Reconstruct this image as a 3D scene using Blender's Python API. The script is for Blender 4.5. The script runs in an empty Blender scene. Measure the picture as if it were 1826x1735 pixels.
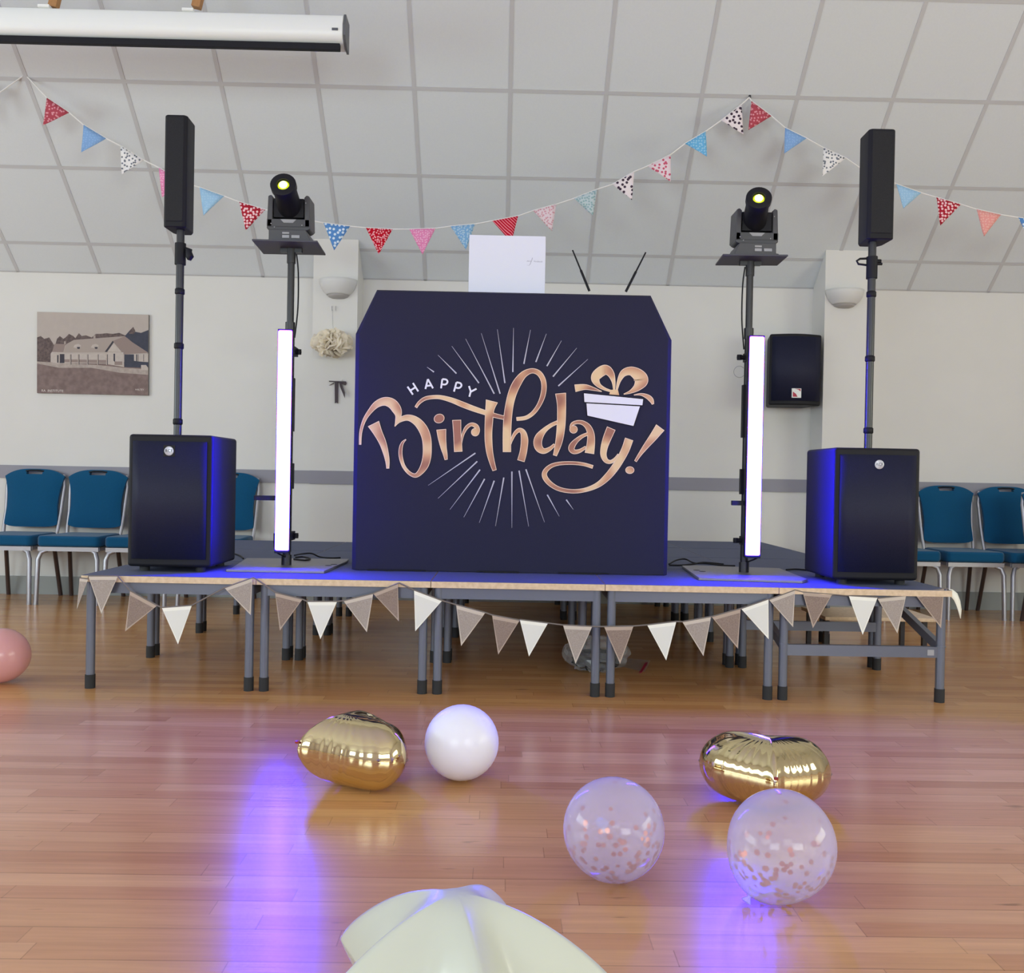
import bpy, math, random
from mathutils import Vector, Matrix
random.seed(7)
C = bpy.context.scene.collection
sc = bpy.context.scene
# ------------------------------------------------------------------ camera
F, PITCH, YAW, ROLL, HC = 1660.2, 0.0087, 0.0131, 0.0184, 0.9189
right0 = Vector((math.cos(YAW), -math.sin(YAW), 0))
fwd = Vector((math.cos(PITCH)*math.sin(YAW), math.cos(PITCH)*math.cos(YAW), -math.sin(PITCH)))
up0 = right0.cross(fwd)
camR = math.cos(ROLL)*right0 + math.sin(ROLL)*up0
camU = -math.sin(ROLL)*right0 + math.cos(ROLL)*up0
cam_d = bpy.data.cameras.new('camera'); cam = bpy.data.objects.new('camera', cam_d); C.objects.link(cam)
cam_d.sensor_fit = 'HORIZONTAL'; cam_d.sensor_width = 36; cam_d.lens = F*36/1826
cam_d.clip_start = .02
cam.matrix_world = Matrix(((camR.x, camU.x, -fwd.x, 0), (camR.y, camU.y, -fwd.y, 0), (camR.z, camU.z, -fwd.z, HC), (0, 0, 0, 1)))
sc.camera = cam
# ------------------------------------------------------------------ look and light
sc.view_settings.view_transform = 'Standard'; sc.view_settings.look = 'None'
sc.view_settings.gamma = 1; sc.view_settings.use_curve_mapping = False
sc.view_settings.exposure = 0.0
w = bpy.data.worlds.new('world'); sc.world = w; w.use_nodes = True
w.node_tree.nodes['Background'].inputs[0].default_value = (.75, .85, 1, 1)
w.node_tree.nodes['Background'].inputs[1].default_value = 1.0

def area(name, loc, target, sx, sy, power, col):
    l = bpy.data.lights.new(name, 'AREA'); l.shape = 'RECTANGLE'; l.size = sx; l.size_y = sy
    l.energy = power; l.color = col
    o = bpy.data.objects.new(name, l); C.objects.link(o); o.location = loc
    o.rotation_euler = (Vector(target)-Vector(loc)).to_track_quat('-Z', 'Y').to_euler()
    return o
DAY = (.84, .98, 1.0)
area('daylight_rear_left', (-3.0, -3.8, 1.9), (-3.0, 6, 1.9), 2.6, 1.5, 130, DAY)
area('daylight_rear_right', (2.6, -3.8, 1.9), (2.6, 6, 1.9), 2.6, 1.5, 125, (.91, 1.0, .95))
area('daylight_left', (-6.3, 2.0, 1.7), (6, 2.0, 1.7), 4.5, 1.3, 130, DAY)
area('daylight_right', (6.3, 1.0, 1.7), (-6, 1.0, 1.7), 3.5, 1.2, 100, (.95, 1.0, .78))
for i, x in enumerate((-3.2, 0, 3.2)):
    area('ceiling_panel_light', (x, 1.6, 4.5), (x, 1.6, 0), 1.2, .6, 46, (.92, 1.0, .97))

# ------------------------------------------------------------------ helpers
def ray(px, py):
    return fwd*F + camR*(px-913) - camU*(py-867.5)
def aty(px, py, Y):
    d = ray(px, py); t = Y/d.y; return Vector((d.x*t, Y, HC+d.z*t))
def atz(px, py, Z):
    d = ray(px, py); t = (Z-HC)/d.z; return Vector((d.x*t, d.y*t, Z))
def lin(c):
    return tuple((v/255/12.92 if v/255 <= .04045 else ((v/255+.055)/1.055)**2.4) for v in c)

def mat(name, col, rough=.6, metal=0, spec=.5, coat=0, emis=None, es=0, sheen=0, sss=0, noise=None, alpha=1, trans=0):
    """noise=(scale, amount, second colour)"""
    m = bpy.data.materials.new(name); m.use_nodes = True
    nt = m.node_tree; b = nt.nodes['Principled BSDF']
    c = lin(col)+(1,)
    b.inputs['Base Color'].default_value = c
    b.inputs['Roughness'].default_value = rough; b.inputs['Metallic'].default_value = metal
    b.inputs['Specular IOR Level'].default_value = spec
    b.inputs['Coat Weight'].default_value = coat; b.inputs['Coat Roughness'].default_value = .1
    b.inputs['Sheen Weight'].default_value = sheen
    b.inputs['Alpha'].default_value = alpha; b.inputs['Transmission Weight'].default_value = trans
    if sss:
        b.inputs['Subsurface Weight'].default_value = sss; b.inputs['Subsurface Radius'].default_value = (.05, .05, .05)
        b.inputs['Subsurface Scale'].default_value = .5
    if emis:
        b.inputs['Emission Color'].default_value = tuple(emis)+(1,); b.inputs['Emission Strength'].default_value = es
    if noise:
        tc = nt.nodes.new('ShaderNodeTexCoord'); n = nt.nodes.new('ShaderNodeTexNoise')
        n.inputs['Scale'].default_value = noise[0]; n.inputs['Detail'].default_value = 4
        nt.links.new(tc.outputs['Object'], n.inputs['Vector'])
        mx = nt.nodes.new('ShaderNodeMix'); mx.data_type = 'RGBA'
        mx.inputs['A'].default_value = c; mx.inputs['B'].default_value = lin(noise[2])+(1,)
        mr = nt.nodes.new('ShaderNodeMapRange'); mr.inputs['From Min'].default_value = .35; mr.inputs['From Max'].default_value = .65
        mr.inputs['To Max'].default_value = noise[1]
        nt.links.new(n.outputs['Fac'], mr.inputs['Value']); nt.links.new(mr.outputs['Result'], mx.inputs['Factor'])
        nt.links.new(mx.outputs['Result'], b.inputs['Base Color'])
        bp = nt.nodes.new('ShaderNodeBump'); bp.inputs['Strength'].default_value = .15; bp.inputs['Distance'].default_value = .002
        nt.links.new(n.outputs['Fac'], bp.inputs['Height']); nt.links.new(bp.outputs['Normal'], b.inputs['Normal'])
    return m

class MB:
    def __init__(s): s.v = []; s.f = []; s.m = []; s.s = []
    def face(s, pts, mi=0, sm=False):
        n = len(s.v); s.v += [Vector(p) for p in pts]; s.f.append(tuple(range(n, n+len(pts)))); s.m.append(mi); s.s.append(sm)
    def mesh(s, vs, fs, mi=0, sm=False):
        n = len(s.v); s.v += [Vector(p) for p in vs]
        for f in fs: s.f.append(tuple(n+i for i in f)); s.m.append(mi); s.s.append(sm)
    def box(s, a, b, mi=0, M=None):
        x0, y0, z0 = a; x1, y1, z1 = b
        vs = [Vector(p) for p in ((x0,y0,z0),(x1,y0,z0),(x1,y1,z0),(x0,y1,z0),(x0,y0,z1),(x1,y0,z1),(x1,y1,z1),(x0,y1,z1))]
        if M: vs = [M @ p for p in vs]
        s.mesh(vs, [(0,3,2,1),(4,5,6,7),(0,1,5,4),(1,2,6,5),(2,3,7,6),(3,0,4,7)], mi)
        return s
    def prism(s, poly, off, mi=0, sm=False):
        """poly: 3D points of one face, off: vector to the other"""
        off = Vector(off); n = len(poly); P = [Vector(p) for p in poly]
        s.mesh(P+[p+off for p in P], [tuple(range(n))[::-1], tuple(range(n, 2*n))]+[(i,(i+1)%n,n+(i+1)%n,n+i) for i in range(n)], mi, sm)
        return s
    def tube(s, pts, r, n=10, mi=0, cap=True):
        P = [Vector(p) for p in pts]; rs = r if isinstance(r, (list, tuple)) else [r]*len(P)
        vs = []; ref = None
        for i, p in enumerate(P):
            t = (P[min(i+1, len(P)-1)]-P[max(i-1, 0)])
            t = t.normalized() if t.length > 1e-9 else Vector((0,0,1))
            if ref is None:
                ref = Vector((0,0,1)) if abs(t.z) < .9 else Vector((1,0,0))
            a = (ref - t*ref.dot(t)).normalized(); ref = a; b = t.cross(a)
            for k in range(n):
                q = 2*math.pi*k/n; vs.append(p+(a*math.cos(q)+b*math.sin(q))*rs[i])
        fs = [(i*n+k, i*n+(k+1)%n, (i+1)*n+(k+1)%n, (i+1)*n+k) for i in range(len(P)-1) for k in range(n)]
        if cap: fs += [tuple(range(n))[::-1], tuple(range((len(P)-1)*n, len(P)*n))]
        s.mesh(vs, fs, mi, True); return s
    def lathe(s, c, prof, n=24, mi=0, M=None):
        """prof: (r,z) list, around z at c"""
        vs = []
        for r, z in prof:
            for k in range(n):
                q = 2*math.pi*k/n; p = Vector((r*math.cos(q), r*math.sin(q), z))
                if M: p = M @ p
                vs.append(Vector(c)+p)
        m = len(prof)
        fs = [(i*n+k, i*n+(k+1)%n, (i+1)*n+(k+1)%n, (i+1)*n+k) for i in range(m-1) for k in range(n)]
        fs += [tuple(range(n))[::-1], tuple(range((m-1)*n, m*n))]
        s.mesh(vs, fs, mi, True); return s
    def text(s, body, org, xax, yax, size, mi=0, ext=0.0):
        cu = bpy.data.curves.new('t', 'FONT'); cu.body = body; cu.size = size; cu.extrude = ext
        cu.align_x = 'CENTER'; cu.align_y = 'CENTER'; cu.resolution_u = 3
        o = bpy.data.objects.new('t', cu); C.objects.link(o)
        dg = bpy.context.evaluated_depsgraph_get(); me = bpy.data.meshes.new_from_object(o.evaluated_get(dg))
        X = Vector(xax); Y = Vector(yax); Z = X.cross(Y)
        s.mesh([Vector(org)+X*v.co.x+Y*v.co.y+Z*v.co.z for v in me.vertices], [tuple(p.vertices) for p in me.polygons], mi)
        bpy.data.objects.remove(o); bpy.data.meshes.remove(me); return s
    def build(s, name, mats, parent=None, bevel=0, seg=2, sub=0, local=False, weld=False, solid=0):
        if not isinstance(mats, (list, tuple)): mats = [mats]
        me = bpy.data.meshes.new(name)
        if local: org = Vector((0,0,0)); loc = Vector((0,0,0))
        elif parent:
            org = Vector((0,0,0)); q = parent
            while q: org = org+q.location; q = q.parent
            loc = Vector((0,0,0))
        else:
            xs = [v.x for v in s.v]; ys = [v.y for v in s.v]; zs = [v.z for v in s.v]
            org = Vector(((min(xs)+max(xs))/2, (min(ys)+max(ys))/2, min(zs))); loc = org
        me.from_pydata([v-org for v in s.v], [], s.f)
        for m in mats: me.materials.append(m)
        me.polygons.foreach_set('material_index', s.m); me.polygons.foreach_set('use_smooth', s.s)
        me.update()
        if weld:
            import bmesh
            bm = bmesh.new(); bm.from_mesh(me); bmesh.ops.remove_doubles(bm, verts=bm.verts, dist=1e-5)
            bmesh.ops.recalc_face_normals(bm, faces=bm.faces); bm.to_mesh(me); bm.free()
        if any(s.s): me.set_sharp_from_angle(angle=math.radians(50))
        o = bpy.data.objects.new(name, me); C.objects.link(o); o.location = loc
        if parent: o.parent = parent
        if solid:
            md = o.modifiers.new('solid', 'SOLIDIFY'); md.thickness = solid; md.offset = 0
        if bevel:
            md = o.modifiers.new('bevel', 'BEVEL'); md.width = bevel; md.segments = seg; md.limit_method = 'ANGLE'; md.angle_limit = math.radians(40)
            for p in me.polygons: p.use_smooth = True
            md.harden_normals = True
        if sub:
            md = o.modifiers.new('sub', 'SUBSURF'); md.levels = sub; md.render_levels = sub
        return o

def tag(o, label=None, cat=None, group=None, kind=None):
    if label: o['label'] = label
    if cat: o['category'] = cat
    if group: o['group'] = group
    if kind: o['kind'] = kind
    return o
def empty(name, loc, label, cat, group=None, rz=0):
    o = bpy.data.objects.new(name, None); C.objects.link(o); o.location = loc; o.rotation_euler = (0,0,rz)
    o.empty_display_size = .1
    return tag(o, label, cat, group)
def copy_tree(o, parent=None, loc=None, rz=None, label=None):
    c = o.copy(); C.objects.link(c); c.parent = parent
    if loc is not None: c.location = loc
    if rz is not None: c.rotation_euler.z = rz
    if label: c['label'] = label
    for ch in list(o.children):
        if ch.name != c.name: copy_tree(ch, c)
    return c

def smooth(pts, k=6):
    """Catmull-Rom through tuples of any length"""
    P = [pts[0]]+list(pts)+[pts[-1]]; out = []
    for i in range(1, len(P)-2):
        a, b, c, d = P[i-1], P[i], P[i+1], P[i+2]
        for j in range(k):
            t = j/k
            out.append(tuple(.5*((2*b[n])+(-a[n]+c[n])*t+(2*a[n]-5*b[n]+4*c[n]-d[n])*t*t+(-a[n]+3*b[n]-3*c[n]+d[n])*t**3) for n in range(len(b))))
    out.append(tuple(pts[-1])); return out

# ------------------------------------------------------------------ materials
M_wall = mat('wall_paint', (226,224,220), .75, spec=.25, noise=(3, .35, (220,218,213)))
M_ceil = mat('ceiling_tile', (220,224,227), .85, spec=.2, noise=(90, .3, (214,218,221)))
M_grid = mat('ceiling_grid', (199,199,201), .6, spec=.3)
M_dado = mat('dado_grey', (150,148,158), .6)
M_skirt = mat('skirting_grey', (158,162,160), .5)
M_blk = mat('black_plastic', (24,24,30), .55, spec=.25)
M_blkm = mat('black_powder_coat', (32,32,38), .35, spec=.6)
M_grille = mat('speaker_grille_blue_glow', (34,36,60), .6, spec=.25, noise=(400, .7, (22,24,44)))  # black grille, with blue LED glow and lens glare mixed into the colour
M_grille2 = mat('column_grille', (36,36,40), .6, spec=.25, noise=(400, .7, (24,24,27)))
M_rub = mat('rubber', (36,37,40), .7)
M_steel = mat('grey_powder_steel', (105,110,125), .38, metal=.3, spec=.6)
M_ply = mat('plywood_edge', (226,202,172), .55, noise=(60, .6, (200,172,138)))
M_deck = mat('stage_deck', (88,96,124), .75, noise=(220, .6, (76,84,110)))
M_cover = mat('black_cover_blue_glow', (42,42,64), .8, spec=.2, noise=(260, .5, (37,37,58)))  # black cloth with the blue glow of the LEDs put into its base colour
M_chrome = mat('chair_silver', (176,176,182), .38, metal=.7)
M_chrome_shade = mat('chair_silver_shaded', (92,80,78), .35, metal=.6)  # rear legs: their shaded look is put into a darker tube colour
M_teal = mat('teal_upholstery', (14,84,124), .9, spec=.15, sheen=.15, noise=(300, .6, (10,70,106)))
M_white = mat('white_enamel', (236,238,236), .35)
M_logo = mat('logo_silver', (190,190,200), .35, metal=.5)
M_grey = mat('mid_grey_plastic', (92,94,98), .45)
M_lab = mat('label_grey', (160,160,165), .5)
M_thread = mat('thread', (150,150,150), .8)

def floor_mat():
    m = bpy.data.materials.new('beech_strip_floor'); m.use_nodes = True; nt = m.node_tree; N = nt.nodes.new; L = nt.links.new
    b = nt.nodes['Principled BSDF']
    geo = N('ShaderNodeNewGeometry'); sep = N('ShaderNodeSeparateXYZ'); L(geo.outputs['Position'], sep.inputs[0])
    def math_(op, a, bb=None, c=None):
        n = N('ShaderNodeMath'); n.operation = op
        for i, v in enumerate((a, bb, c)):
            if v is None: continue
            if isinstance(v, (int, float)): n.inputs[i].default_value = v
            else: L(v, n.inputs[i])
        return n.outputs[0]
    W = .0625
    ry = math_('DIVIDE', sep.outputs['Y'], W); row = math_('FLOOR', ry); fy = math_('FRACT', ry)
    wn = N('ShaderNodeTexWhiteNoise'); wn.noise_dimensions = '1D'; L(row, wn.inputs['W'])
    off = math_('MULTIPLY', wn.outputs['Value'], 7.3)
    rx = math_('ADD', math_('DIVIDE', sep.outputs['X'], .62), off); colm = math_('FLOOR', rx); fx = math_('FRACT', rx)
    cv = N('ShaderNodeCombineXYZ'); L(row, cv.inputs[0]); L(colm, cv.inputs[1])
    w2 = N('ShaderNodeTexWhiteNoise'); w2.noise_dimensions = '2D'; L(cv.outputs[0], w2.inputs['Vector'])
    cr = N('ShaderNodeValToRGB'); L(w2.outputs['Value'], cr.inputs[0])
    e = cr.color_ramp.elements
    e[0].position = 0; e[0].color = lin((188,133,84))+(1,); e[1].position = 1; e[1].color = lin((213,162,107))+(1,)
    x = e.new(.12); x.color = lin((198,143,93))+(1,)
    x = e.new(.7); x.color = lin((206,154,99))+(1,)
    # grain stretched along the boards
    mp = N('ShaderNodeMapping'); mp.inputs['Scale'].default_value = (2.2, 38, 1); L(geo.outputs['Position'], mp.inputs[0])
    av = N('ShaderNodeVectorMath'); av.operation = 'ADD'; L(mp.outputs[0], av.inputs[0]); L(w2.outputs['Color'], av.inputs[1])
    ns = N('ShaderNodeTexNoise'); ns.inputs['Scale'].default_value = 1.6; ns.inputs['Detail'].default_value = 6; L(av.outputs[0], ns.inputs['Vector'])
    mr = N('ShaderNodeMapRange'); mr.inputs['From Min'].default_value = .3; mr.inputs['From Max'].default_value = .75; mr.inputs['To Min'].default_value = 1.05; mr.inputs['To Max'].default_value = .86
    L(ns.outputs['Fac'], mr.inputs['Value'])
    # knots / scuffs
    mp2 = N('ShaderNodeMapping'); mp2.inputs['Scale'].default_value = (2.5, 14, 1); L(geo.outputs['Position'], mp2.inputs[0])
    n2 = N('ShaderNodeTexNoise'); n2.inputs['Scale'].default_value = 2.3; n2.inputs['Detail'].default_value = 2; L(mp2.outputs[0], n2.inputs['Vector'])
    k = N('ShaderNodeMapRange'); k.inputs['From Min'].default_value = .71; k.inputs['From Max'].default_value = .78; k.inputs['To Min'].default_value = 1; k.inputs['To Max'].default_value = .55
    L(n2.outputs['Fac'], k.inputs['Value'])
    # board gaps: fine line each 2 rows, hairline per strip
    g1 = math_('LESS_THAN', fy, .025); 
    half = math_('FRACT', math_('DIVIDE', ry, 2)); g2 = math_('LESS_THAN', half, .03)
    gx = math_('LESS_THAN', fx, .004)
    gap = math_('ADD', math_('MULTIPLY', g1, .07), math_('MULTIPLY', g2, .24))
    gap = math_('ADD', gap, math_('MULTIPLY', gx, .25))
    gf = math_('SUBTRACT', 1, gap)
    tot = math_('MULTIPLY', math_('MULTIPLY', mr.outputs[0], k.outputs[0]), gf)
    vm = N('ShaderNodeVectorMath'); vm.operation = 'SCALE'; L(cr.outputs[0], vm.inputs[0]); L(tot, vm.inputs['Scale'])
    L(vm.outputs[0], b.inputs['Base Color'])
    b.inputs['Roughness'].default_value = .21; b.inputs['Specular IOR Level'].default_value = .5
    n3 = N('ShaderNodeTexNoise'); n3.inputs['Scale'].default_value = 2.0; L(mp.outputs[0], n3.inputs['Vector'])
    bp = N('ShaderNodeBump'); bp.inputs['Strength'].default_value = .06; bp.inputs['Distance'].default_value = .01
    L(n3.outputs['Fac'], bp.inputs['Height']); L(bp.outputs[0], b.inputs['Normal'])
    return m
M_floor = floor_mat()

def spot_mat(name, base, dot, scale, size, kind='dots'):
    m = bpy.data.materials.new(name); m.use_nodes = True; nt = m.node_tree; N = nt.nodes.new; L = nt.links.new
    b = nt.nodes['Principled BSDF']; b.inputs['Roughness'].default_value = .9; b.inputs['Specular IOR Level'].default_value = .1
    tc = N('ShaderNodeTexCoord')
    mx = N('ShaderNodeMix'); mx.data_type = 'RGBA'; mx.inputs['A'].default_value = lin(base)+(1,); mx.inputs['B'].default_value = lin(dot)+(1,)
    if kind == 'stripe':
        t = N('ShaderNodeTexWave'); t.bands_direction = 'DIAGONAL'; t.inputs['Scale'].default_value = scale; t.inputs['Distortion'].default_value = 0
        L(tc.outputs['Object'], t.inputs['Vector']); r = N('ShaderNodeMath'); r.operation = 'GREATER_THAN'; r.inputs[1].default_value = size
        L(t.outputs['Fac'], r.inputs[0])
    else:
        t = N('ShaderNodeTexVoronoi'); t.inputs['Scale'].default_value = scale; t.inputs['Randomness'].default_value = .55 if kind == 'dots' else 1
        L(tc.outputs['Object'], t.inputs['Vector']); t.voronoi_dimensions = '2D'; sx = N('ShaderNodeSeparateXYZ'); cx_ = N('ShaderNodeCombineXYZ'); L(tc.outputs['Object'], sx.inputs[0]); L(sx.outputs[0], cx_.inputs[0]); L(sx.outputs[2], cx_.inputs[1]); L(cx_.outputs[0], t.inputs['Vector']); r = N('ShaderNodeMath'); r.operation = 'LESS_THAN'; r.inputs[1].default_value = size
        L(t.outputs['Distance'], r.inputs[0])
    L(r.outputs[0], mx.inputs['Factor']); L(mx.outputs['Result'], b.inputs['Base Color'])
    b.inputs['Subsurface Weight'].default_value = 0
    return m
FM = {
 'redfloral': spot_mat('red_floral_cotton', (180,78,92), (222,150,160), 50, .28, 'fl'),
 'reddot': spot_mat('red_dotted_cotton', (176,38,56), (245,200,205), 50, .36),
 'redspot': spot_mat('red_spotted_cotton', (195,20,42), (245,170,180), 70, .33, 'fl'),
 'redstripe': spot_mat('red_diagonal_cotton', (195,22,48), (240,140,155), 30, .72, 'stripe'),
 'blue': spot_mat('sky_blue_cotton', (135,172,220), (150,185,228), 60, .25),
 'blueb': spot_mat('bright_blue_cotton', (110,180,225), (160,205,235), 60, .3),
 'ltblue': spot_mat('light_blue_cotton', (160,198,228), (175,208,234), 60, .25),
 'bluedot': spot_mat('blue_dotted_cotton', (95,145,205), (220,235,250), 38, .3),
 'bluefl': spot_mat('blue_floral_cotton', (130,175,215), (180,205,225), 70, .35, 'fl'),
 'floral': spot_mat('white_floral_cotton', (238,235,235), (120,125,135), 48, .28, 'fl'),
 'spotty': spot_mat('white_dark_spotted_cotton', (240,228,230), (75,60,75), 36, .3, 'fl'),
 'pink': spot_mat('pink_cotton', (235,140,185), (245,190,215), 70, .28),
 'palepink': spot_mat('pale_pink_floral_cotton', (232,212,218), (215,160,170), 60, .3, 'fl'),
 'pinkfl': spot_mat('pink_floral_cotton', (235,215,222), (205,95,120), 42, .3, 'fl'),
 'green': spot_mat('grey_green_floral_cotton', (195,208,212), (150,180,185), 60, .35, 'fl'),
 'coral': spot_mat('coral_cotton', (235,160,155), (240,185,175), 60, .3),
}

# ------------------------------------------------------------------ the room
WY, WH, SL = 6.9265, 2.3745, .7223     # back wall, eaves height, ceiling slope
XL, XR, YR = -6.6, 6.6, -4.0
def S_(o, kind='structure'): return tag(o, kind=kind)
S_(MB().box((XL,YR,-.05),(XR,WY+.1,0)).build('floor', M_floor))
S_(MB().box((XL,WY,0),(XR,WY+.1,WH)).build('wall_back', M_wall))
# sloping ceiling, flat top, far slope
S1 = 3.0
y1, z1 = WY-S1*math.cos(SL), WH+S1*math.sin(SL)
cb = MB()
n_out = Vector((0, math.sin(SL), math.cos(SL)))*.06
cb.prism([(XL,WY,WH),(XR,WY,WH),(XR,y1,z1),(XL,y1,z1)], n_out)
cb.prism([(XL,y1,z1),(XR,y1,z1),(XR,-1.4,z1),(XL,-1.4,z1)], (0,0,.06))
cb.prism([(XL,-1.4,z1),(XR,-1.4,z1),(XR,YR,3.0),(XL,YR,3.0)], (0,0,.06))
cb.box((XL,WY,WH-.002),(XR,WY+.1,WH+.08))
X0, SC = .0204, .2583
def cs(x, s, h=0):
    return Vector((x, WY-s*math.cos(SL)-h*math.sin(SL), WH+s*math.sin(SL)-h*math.cos(SL)))
hw = .0125
for i in range(-10, 11):
    x = X0+.6*i
    cb.prism([cs(x-hw,0,.003),cs(x+hw,0,.003),cs(x+hw,S1,.003),cs(x-hw,S1,.003)], n_out*.05, 1)
for j in range(5):
    s = SC+.6*j
    if s < S1: cb.prism([cs(XL,s-hw,.0032),cs(XR,s-hw,.0032),cs(XR,s+hw,.0032),cs(XL,s+hw,.0032)], n_out*.05, 1)
cb.prism([cs(XL,0,.003),cs(XR,0,.003),cs(XR,.012,.003),cs(XL,.012,.003)], n_out*.05, 1)
S_(cb.build('ceiling', [M_ceil, M_grid]))
# side and rear walls with window openings
def wall_with_holes(name, axis, at, a0, a1, holes, top, th):
    m = MB(); xs = sorted({a0, a1}|{h[0] for h in holes}|{h[1] for h in holes})
    for i in range(len(xs)-1):
        c = (xs[i]+xs[i+1])/2; hh = [h for h in holes if h[0] < c < h[1]]
        spans = [(0, top)] if not hh else [(0, hh[0][2]), (hh[0][3], top)]
        for z0, z1_ in spans:
            if axis == 'y': m.box((xs[i], min(at, at+th), z0), (xs[i+1], max(at, at+th), z1_))
            else: m.box((min(at, at+th), xs[i], z0), (max(at, at+th), xs[i+1], z1_))
    return S_(m.build(name, M_wall))
wall_with_holes('wall_front', 'y', YR, XL, XR, [(-4.4,-1.6,1.1,2.7),(1.2,4.0,1.1,2.7)], 3.1, -.1)
wall_with_holes('wall_left', 'x', XL, YR, WY, [(-.4,4.4,1.0,2.4)], z1+.1, -.1)
wall_with_holes('wall_right', 'x', XR, YR, WY, [(-.9,2.9,1.1,2.4)], z1+.1, .1)
def window(name, axis, at, a0, a1, z0, z1_):
    m = MB(); t = .05
    def bx(p0, p1, q0, q1):
        if axis == 'y': m.box((p0, at-.03, q0), (p1, at+.03, q1))
        else: m.box((at-.03, p0, q0), (at+.03, p1, q1))
    bx(a0, a1, z0, z0+t); bx(a0, a1, z1_-t, z1_)
    k = 3
    for i in range(k+1):
        c = a0+(a1-a0-t)*i/k; bx(c, c+t, z0+t, z1_-t)
    S_(m.build(name, M_white))
window('window_1', 'y', YR-.05, -4.4, -1.6, 1.1, 2.7)
window('window_2', 'y', YR-.05, 1.2, 4.0, 1.1, 2.7)
window('window_3', 'x', XL-.05, -.4, 4.4, 1.0, 2.4)
window('window_4', 'x', XR+.05, -.9, 2.9, 1.1, 2.4)

# pilasters on the back wall
PY = 6.67
def pilaster(xl, xr):
    zt = WH+(WY-PY)*math.tan(SL)
    m = MB(); m.prism([(xl,PY,0),(xl,WY,0),(xl,WY,WH),(xl,PY,zt)], (xr-xl,0,0)); return m
pl = (aty(557,600,PY).x, aty(638.5,480,PY).x)
pr = (aty(1470.5,560,PY).x, aty(1550,480,PY).x)
S_(pilaster(*pl).build('trim_1', M_wall)); S_(pilaster(*pr).build('trim_2', M_wall))
# dado rail and skirting: runs between the pilasters
dz1 = aty(1300,852.8,WY).z; dz0 = aty(1300,875.5,WY).z
sk = aty(60,1027,WY).z
n = 3
for nm, z0, z1_, th, mt in (('dado', dz0, dz1, .012, M_dado), ('baseboard', 0, sk, .018, M_skirt)):
    m = MB()
    for a, b_ in ((XL, pl[0]), (pl[1], pr[0]), (pr[1], XR)): m.box((a, WY-th, z0), (b_, WY, z1_))
    for a, b_ in (pl, pr): m.box((a-.001, PY-th, z0), (b_+.001, PY, z1_))
    if nm == 'dado': S_(m.build('trim_3', mt))
    else: S_(m.build('baseboard_back', mt))

# ------------------------------------------------------------------ things on the wall
def wall_lamp(px0, px1, pyt, pyb, label):
    a = aty(px0, (pyt+pyb)/2, PY-.09); b = aty(px1, (pyt+pyb)/2, PY-.09); r = (b.x-a.x)/2
    zt = aty((px0+px1)/2, pyt, PY-.09).z; zb = aty((px0+px1)/2, pyb, PY-.09).z; h = zt-zb
    cx = (a.x+b.x)/2; root = empty('wall_light', (cx, PY-.001, zb), label, 'wall light', 'uplighter bowls on the pilasters')
    m = MB(); nn = 24; prof = [(1, 1), (.97,.8), (.9,.6), (.78,.4), (.66,.28), (.6,.2)]
    vs = []; d = .75*r
    for rr, zz in prof:
        for k in range(nn+1):
            q = math.pi+math.pi*k/nn; vs.append((cx+r*rr*math.cos(q), PY-.002+2*d*.6*rr*math.sin(q)*1.0, zb+h*zz))
    W_ = nn+1
    fs = [(i*W_+k, (i+1)*W_+k, (i+1)*W_+k+1, i*W_+k+1) for i in range(len(prof)-1) for k in range(nn)]
    m.mesh(vs, fs, 0, True)
    m.build('bowl', M_lampbowl, root, solid=.006)
    m2 = MB(); vs = []
    for rr, zz in ((.6,.22),(.5,.1),(.3,0.02),(.02,0)):
        for k in range(nn+1):
            q = math.pi+math.pi*k/nn; vs.append((cx+r*rr*math.cos(q), PY-.002+d*1.2*rr*math.sin(q), zb+h*zz))
    m2.mesh(vs, [(i*W_+k, (i+1)*W_+k, (i+1)*W_+k+1, i*W_+k+1) for i in range(3) for k in range(nn)], 0, True)
    tag(m2.build('diffuser', M_lampdiff, root, solid=.003), 'darker lower lens')
M_lampbowl = mat('lamp_plaster', (222,221,219), .6); M_lampdiff = mat('lamp_lens', (176,172,170), .4)
wall_lamp(566, 633, 495, 529, 'white half-bowl uplighter on the left pilaster behind the black booth')
wall_lamp(1479, 1547, 514, 546, 'white half-bowl uplighter on the right pilaster beside the speaker pole')

# sepia picture
M_p = {k: mat('print_'+k, c, .7, noise=nz) for k, c, nz in (
 ('sky', (188,176,168), (20,.4,(178,166,160))), ('tree', (112,95,92), (60,.9,(80,66,66))), ('hill', (62,64,80), (40,.5,(50,52,66))),
 ('roof', (170,156,148), None), ('roof2', (148,130,124), None), ('wall', (196,184,176), (50,.4,(176,164,158))), ('dark', (60,56,66), None),
 ('grass', (136,116,112), (26,.9,(116,96,92))), ('path', (182,168,160), (50,.7,(160,146,138))), ('text', (228,218,212), None), ('edge', (120,116,114), None))}
PK = list(M_p)
pc = MB(); Yp = WY-.022
def pp(x, y, k=0): return aty(50+x/7.939, 545+y/7.939, Yp-k*.0003)
def P_(pts, key, k):
    pc.face([pp(x, y, k) for x, y in pts][::-1], PK.index(key))
cn = [pp(128,86), pp(1706,128), pp(1700,1270), pp(126,1236)]
pc.prism(cn, (0,.021,0), PK.index('edge'))
P_([(128,86),(1706,128),(1703,800),(127,800)], 'sky', 1)
P_([(127,790),(700,800),(1703,860),(1700,1270),(126,1236)], 'grass', 1.1)
P_([(127,450),(180,430),(230,470),(300,450),(370,560),(330,800),(127,790)], 'tree', 2)
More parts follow.
